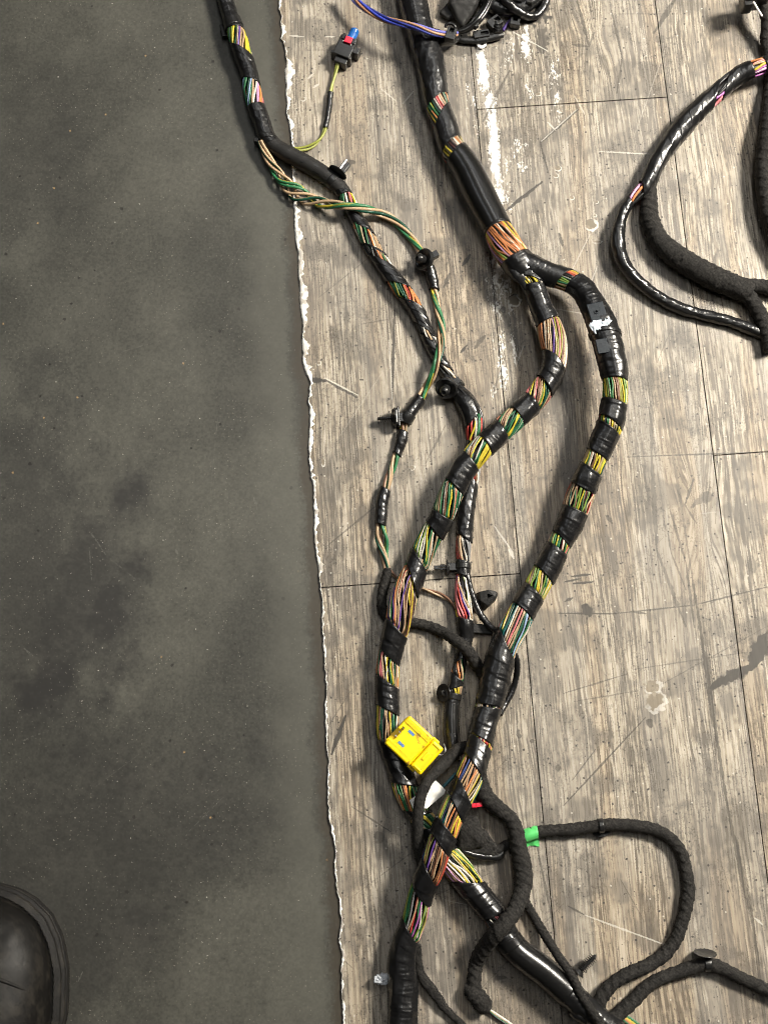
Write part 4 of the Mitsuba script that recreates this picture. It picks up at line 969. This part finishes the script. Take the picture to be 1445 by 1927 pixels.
# widths in px; x local runs to the lower left
outer = rbox(70, 62, 34, 4, (0, 33, 0), 20)
outer -= rbox(56, 40, 25, 2, (0, 6, 0))
outer -= rbox(44, 60, 8, 1, (1, 30, 18.5))
outer -= rbox(30, 26, 10, 1, (3, -2, 17))
outer += rbox(46, 50, 6, 1.2, (1, 37, 12.0))
outer += rbox(62, 6, 30, 2, (0, 4, -1)) - rbox(54, 14, 24, 1.5, (0, 3, -1)) - rbox(24, 14, 14, 1, (8, 3, 12))
outer -= m3.Manifold.cube([100, 1.6, 10], True).translate([0, 64.5, 17])
for sx in (-1, 1):
    outer -= m3.Manifold.cube([1.0, 64, 3], True).translate([sx * 25, 34, 17])
    outer += rbox(5, 16, 12, 1.5, (sx * 35, 70, -2))
add(Z + '__housing', put(outer, My), 'yellow_plastic', 25)
_cl = rbox(66, 26, 33, 4, (0, 78, -.5), 20) - m3.Manifold.cube([60, 1.2, 6], True).translate([0, 84, 16])
for _x in (-22, -8, 8, 22):
    _cl -= rbox(8, 3, 8, .8, (_x, 91, 4)) + rbox(8, 3, 8, .8, (_x, 91, -8))
_cl += rbox(18, 6, 5, 1.2, (0, 74, 16.5)) + rbox(4, 18, 4, 1.2, (-27, 78, 16)) + rbox(4, 18, 4, 1.2, (27, 78, 16))
add(Z + '__collar', put(_cl, My), 'yellow_plastic', 30)
for x in (-14, 14):
    add(Z + '__mark', put(rbox(5.5, 14, 1.2, .5, (x + 1, 26, 15.0)), My), 'blue_print', False, label='blue mark')
for _k in range(5):
    _pin = rbox(3, 26, 3, .7, (-20 + _k * 10, 20, -2))
    add(Z + '__terminal', put(_pin, My), 'steel', 30)
_lp = Path([(826, 1420, 1.2, 30), (836, 1418, 1.2, 24), (838, 1409, 1.2, 20), (835, 1400, 1.2, 16)])
add(Z + '__wire', strand(_lp.C, _lp.R), 'white_label', True)
PY = Path([(900, 1396, 8, 30), (884, 1402, 9, 34), (865, 1409, 11, 40), (840, 1431, 12, 46), (812, 1460, 10, 64), (795, 1489, 10, 70), (787, 1527, 10, 68), (786, 1562, 10.5, 60), (789, 1600, 11, 46), (800, 1640, 11, 26), (806, 1670, 11, 14)])
cy = thing('braided_cable', 'smooth dark grey braided cable crossing the white tag below the yellow connector', 'cable')
plain_cable(cy + '__sleeve', PY, 81, turn=40, amp=.45)
tg = thing('white_tag', 'white folded paper tag behind the braided cable', 'tag')
tx = [(770, 1505), (819, 1468), (837, 1486), (834, 1494), (803, 1520), (776, 1520)]
tp = Polygon([tuple(W(a, b, 30 * U)[:2] / U) for a, b in tx])
tm = trimesh.creation.extrude_polygon(tp, 1.2, engine='earcut').subdivide().subdivide().subdivide()
tm.apply_translation([0, 0, 51])
c0 = tm.vertices.mean(0)
tm.vertices[:, 2] += 5 * nz(tm.vertices[:, 0] / 18, tm.vertices[:, 1] / 9, 2.0) - .04 * (tm.vertices[:, 0] - c0[0])
add(tg + '__sheet', put(tm, S4), 'white_label', 40)
qq = Path([(828, 1486, 3, 38), (842, 1472, 3, 36), (858, 1455, 3, 34)])
m = strand(qq.C, 3 * U)
add(tg + '__wire', m, 'wire_plastic', True, np.tile((.02, .12, .15), (len(m.vertices), 1)))

sv = thing('foil_scrap', 'crumpled silver tape scrap stuck on the bottom end of the right branch', 'tape scrap')
sc_ = trimesh.creation.icosphere(4, 1.0)
sc_.vertices *= [18, 9, 7]
q = sc_.vertices
sc_.vertices += sc_.vertex_normals * (5.0 * np.abs(nz(q[:, 0] / 4, q[:, 1] / 4, q[:, 2].mean(), 4)) * 1.6)[:, None]
sc_.vertices[:, 1] += q[:, 0] * .12
add(sv + '__scrap', put(sc_, frame(722, 1842, 16, 724, 1800)), 'silver_tape', 20)
# ------------------------------------------------------------------ push clips


def lathe_y(prof, seg=24):
    m = lathe(prof, seg)
    m.apply_transform(np.array([[1, 0, 0, 0], [0, 0, 1, 0], [0, -1, 0, 0], [0, 0, 0, 1.0]]))
    m.fix_normals()
    return m


def fir_pin(ln, r=3.2, fin=6.5, k=6, z0=0.0):
    prof = [(0, z0), (r, z0)]
    st = (ln - 6) / k
    for i in range(k):
        z = z0 + 2 + i * st
        prof += [(r, z), (fin, z + .2), (fin, z + .8), (r, z + st * .6)]
    prof += [(r, z0 + ln - 4), (r * .9, z0 + ln - 1.5), (0, z0 + ln)]
    return lathe_y(prof)


def dish(r, t=2.2, cup=3.0, hole=0):
    return lathe_y([(0, 0), (r * .5, .2), (r, cup), (r + .4, cup + .8), (r, cup + t * .7), (r * .5, t), (0, t)], 32)


def clip(label, base, tip, h0, h1, disc_r, pin_len, path=None, sp=None, band=9, fin=6.0, pin='fir', cup=3.0, pin_mat='black_plastic', k=6, grow=3.0, group=None):
    c = thing('cable_clip', label, 'cable clip')
    Mx = frame(*base, h0, *tip, h1)
    add(c + '__disc', put(dish(disc_r, cup=cup), Mx), 'black_plastic', 35)
    if pin == 'fir':
        pm = fir_pin(pin_len, 3.0, fin, k, 2)
    elif pin == 'blade':
        pm = (rbox(7, pin_len, 6, .8, (0, pin_len / 2 + 2, 0)) + rbox(11, 5, 5, .8, (0, pin_len * .55, 0)) - rbox(3, pin_len * .6, 8, .5, (0, pin_len * .5, 0)))
    else:
        pm = (rbox(14, pin_len * .8, 5, 1, (-3, pin_len * .5 + 3, -2)))
    if pin_len:
        add(c + '__pin', put(pm, Mx), pin_mat, 30)
    if path is not None:
        s = path.near(*sp)
        add(c + '__strap', skin(path, s - band / 2 * U, s + band / 2 * U, 0, 0, None, grow=grow, nth=40, lip=2.6), 'black_plastic', True)
        C, Rm, sd, up, _ = path.at(np.array([s]))
        a_, b_ = np.linalg.inv(Mx) @ np.append(C[0], 1), None
        ln = max(4.0, -a_[1] - .4 * Rm[0] / U)
        if disc_r < 19 or pin_len > 20:
            add(c + '__saddle', put(rbox(min(18, disc_r * 1.0), ln + 4, 11, 1.5, (a_[0] * .4, -ln / 2 + 1, a_[2] * .3)), Mx), 'black_plastic', 30)
    return c, Mx




def lathe_to(r, ln, y0):
    return m3.Manifold.cylinder(ln, r, r, 24).rotate([-90, 0, 0]).translate([0, y0, 0])


# clip on the left harness with a metal pin
c, Mx = clip('push clip with shiny metal pin on the smooth black wrapped stretch', (634, 327), (652, 303), 26, 24, 19, 0, PA, (628, 341), 13, cup=2.5)
add(c + '__pin', put(rbox(4, 32, 4, 1, (0, 18, 3)), Mx), 'steel', 30)
add(c + '__barb', put(rbox(15, 24, 7, 2, (3, 20, -3)) - rbox(6, 30, 4, 1, (0, 18, 2)), Mx), 'black_plastic', 30)
# round grommet clips seen from the front
for lab, (x, y), pth, spt, kn_ in (('round black clip with a side knob on the green and tan wires', (799, 489), PB, (803, 492), (-1, -.25)), ('round black clip with a ribbed strap head where loose black strands leave the thin harness', (840, 730), PA, (856, 728), (-.35, .6))):
    c = thing('cable_clip', lab, 'cable clip')
    Mx = frame(x, y, 30, x + kn_[0] * 20, y + kn_[1] * 20, 52)
    add(c + '__disc', put(lathe_y([(0, -4), (17, -4), (21, -1), (21.5, 3), (19, 5), (17, 3.5), (12, 1.5), (0, 1)], 40), Mx), 'black_plastic', 35)
    add(c + '__knob', put(lathe_y([(0, 2), (8.5, 2), (8.5, 12), (9.5, 13), (9.5, 16), (7.5, 20), (4, 22.5), (3.6, 20.5), (0, 20)], 28), Mx), 'black_plastic', 35)
    s = pth.near(*spt)
    add(c + '__strap', skin(pth, s - 6 * U, s + 6 * U, 0, 0, lambda a, b, th: .7 * np.sign(np.sin(b / 1.3)), grow=4.2, nth=80, lip=3.5), 'black_plastic', 20)
    P, Rm, sd, up, tg = pth.at(np.array(s))
    hx, hy = {0: (818, 480), 1: (859, 718)}[int('ribbed' in lab)]
    head = rbox(13, 12, 14, 1.2)
    for i in range(4):
        head -= m3.Manifold.cube([1.1, 20, 2], True).translate([-4 + i * 2.6, 0, 7])
    add(c + '__strap_head', put(head, frame(hx, hy, 24, hx + 10, hy + 16)), 'black_plastic', 20)
# christmas tree clips
c, Mx = clip('fir tree clip pointing left from the green and tan wires', (741, 786), (712, 788), 18, 18, 20, 30, PB, (765, 788), 20, 7.5, grow=5.0, cup=-3.5, k=6)
add(c + '__disc', put(rbox(40, 5, 14, 2.4, (0, -9, 2)) + lathe_to(9, 12, -10) + rbox(34, 13, 24, 6, (0, -3, 0), 20), Mx), 'black_plastic', 35)
clip('strap clip with pointed collar and thin pin on the thin harness above the pink wires', (846, 1068), (815, 1068), 15, 14, 15, 28, PA, (871, 1066), 11, pin='blade', cup=5.0, grow=2.8)
clip('strap clip with round upright dish on the thin harness beside the yellow connector', (836, 1304), (822, 1304), 16, 30, 17, 8, PA, (853, 1311), 12, pin='blade', cup=2.0, grow=2.8)
clip('round disc clip under the looping cloth cable at its top', (1129, 1556), (1130, 1600), 3, -70, 20, 0, P2, (1129, 1554), 9, cup=1.5, grow=2.5)
clip('oval looking disc clip standing on the cloth cable at the lower right', (1326, 1797), (1327, 1760), 22, 30, 21, 0, P3, (1329, 1814), 12, cup=2.5, grow=2.2)
c, Mx = clip('fir tree clip pointing up right beside the lower glossy sleeve', (1091, 1826), (1122, 1796), 20, 24, 13, 40, None, fin=9.5, k=9, cup=-6)
add(c + '__rib', put(rbox(4.5, 34, 4, 1.2, (0, 22, 8)), Mx), 'black_plastic', 30)
# tabs on the upper left harness
tb = thing('cable_clip', 'small broken clip tab on the collar at the top of the thin harness', 'cable clip')
add(tb + '__tab', put(rbox(16, 26, 8, 1.5) + rbox(7, 12, 14, 1.2, (4, 8, 3)), frame(424, 58, 6, 420, 40)), 'black_plastic', 30)
tb = thing('cable_clip', 'small clip tab where the green and tan wires leave the thin harness', 'cable clip')
add(tb + '__tab', put(rbox(22, 12, 9, 1.5) + rbox(9, 9, 14, 1.2, (-8, 0, 2)), frame(491, 268, 8, 494, 255)), 'black_plastic', 30)
stp = PA.near(500, 262)
add(tb + '__strap', skin(PA, stp - 5 * U, stp + 5 * U, .5, .5, None, grow=2.6), 'black_plastic', True)

# ------------------------------------------------------------------ shoe


def shoe_fn(p, n, uv):
    x, y, z = p.x / U, p.y / U, p.z / U
    d = smoothstep(.48, .75, fbm(x / 26, y / 22, z / 20, octaves=4)) * .8 + .25 * smoothstep(.62, .85, noise((x + y) / 7, (x - y) / 30, z / 9))
    return mix(mi.Color3f(.006, .0055, .005), mi.Color3f(.024, .021, .017), dr.clip(d, 0, 1) * .8)


scene['shoe_leather'] = two({'type': 'principled', 'base_color': mikit.proc(shoe_fn), 'roughness': .5, 'specular': .2})
scene['shoe_rubber'] = two({'type': 'principled', 'base_color': mikit.proc(shoe_fn), 'roughness': .7, 'specular': .35})
SH = thing('shoe', 'dark leather work shoe with ridged rubber welt at the lower left corner', 'shoe')
o = W(-12, 1657, 0)
o = np.array([o[0], o[1], -THICK])
ang = math.radians(-3)
SA = np.array([[math.cos(ang), -math.sin(ang)], [math.sin(ang), math.cos(ang)]])
t = np.linspace(0, 1, 60)
yl = -0.295 * (1 - np.cos(t * PI)) / 2                       # 0 at the toe, back to the heel


def halfw(y, side):
    d = -y
    w = np.interp(d, [0, .004, .010, .020, .035, .055, .085, .13, .19, .24, .275, .289, .295], [0, .018, .029, .040, .048, .0535, .0555, .049, .040, .040, .034, .018, 0])
    return w * (1.13 if side > 0 else 1.0)


right = np.stack([halfw(yl, 1), yl], 1)
left = np.stack([-halfw(yl, -1), yl], 1)[::-1][1:-1]
outl = np.vstack([right, left])
spine = np.stack([0 * outl[:, 0], np.clip(outl[:, 1], -.255, -.050)], 1)
dvec = outl - spine
dlen = np.linalg.norm(dvec, axis=1, keepdims=True)


def contour(rows_, close=True):
    V = []
    for inset, z in rows_:
        q = spine + dvec * np.clip((dlen - inset) / np.maximum(dlen, 1e-6), 0, None)
        zz = z if np.ndim(z) else np.full(len(q), z)
        V.append(np.column_stack([q @ SA.T + o[:2], zz + o[2]]))
    n = len(outl)
    return trimesh.Trimesh(np.vstack(V), grid_faces(len(V), n)[:, ::-1], process=False)


sole_rows = [(.004, .0), (.0, .002), (0, .010), (.0022, .0112), (.0022, .0132), (-.0006, .0146), (-.0006, .018), (.0028, .0196), (.0028, .0218), (.0002, .0232), (.0004, .0266), (.004, .0285), (.0068, .0275)]
add(SH + '__sole', contour(sole_rows), 'shoe_rubber', 40)
ylr = outl[:, 1]
lift = np.interp(-ylr, [0, .05, .10, .16, .295], [.030, .036, .046, .07, .085])
fr = np.linspace(0, 1, 16)
up_rows = [(.0062, .026)]
for f in fr:
    ins = .0062 + .045 * (1 - math.cos(f * PI / 2)) * 1.1
    up_rows.append((ins, .027 + lift * math.sin(f * PI / 2) ** .8))
um = contour(up_rows)
qv = um.vertices / U
um.vertices[:, 2] += .0012 * nz(qv[:, 0] / 60, qv[:, 1] / 34, 2.0) + .0008 * nz((qv[:, 0] + qv[:, 1]) / 9, (qv[:, 0] - qv[:, 1]) / 26, 5.0)
add(SH + '__upper', um, 'shoe_leather', True)
st_rows = [(.0066, .0285), (.0074, .0312), (.0092, .0318), (.0108, .0300)]
add(SH + '__welt', contour(st_rows), 'shoe_rubber', True)
cap = outl[(ylr > -.06)]
capline = np.array([[x, -.066 + .016 * (1 - (x / .05) ** 2)] for x in np.linspace(-.044, .047, 60)])
zc = .027 + np.array([np.interp(-y, [0, .05, .10], [.030, .036, .046]) * math.sqrt(max(0.05, 1 - (abs(x) / .054) ** 2.4)) for x, y in capline]) + .0005
pts = np.column_stack([capline @ SA.T + o[:2], zc + o[2]])
add(SH + '__seam', strand(pts, .0012), 'shoe_rubber', True)
# stitches round the edge of the upper
ol = np.vstack([outl, outl[:1]])
acc = np.concatenate([[0], np.cumsum(np.linalg.norm(np.diff(ol, axis=0), axis=1))])
for d in np.arange(0, acc[-1], .0046):
    ab = []
    for dd in (d, d + .0029):
        q = np.array([np.interp(dd, acc, ol[:, 0]), np.interp(dd, acc, ol[:, 1])])
        sp = np.array([0, np.clip(q[1], -.255, -.05)])
        dv = q - sp
        ab.append(sp + dv * (1 - .0042 / max(np.linalg.norm(dv), 1e-6)))
    if ab[0][1] < -.13:
        continue
    st = np.array([[*(p_ @ SA.T + o[:2]), o[2] + .0284] for p_ in np.linspace(ab[0], ab[1], 4)])
    add(SH + '__stitch', strand(st, .0006, 5), 'shoe_rubber', True)
leg = lathe([(.0, .08), (.05, .08), (.058, .10), (.062, .20), (.068, .34), (.066, .45), (.075, .55), (.0, .55)], 36)
leg.apply_translation([o[0], o[1] - .24, 0])
scene['trouser_cloth'] = two({'type': 'principled', 'base_color': rgb(.03, .035, .05), 'roughness': .9})
PT = thing('trouser_leg', 'dark trouser leg standing in the work shoe', 'trousers')
add(PT + '__cloth', leg, 'trouser_cloth', 30)
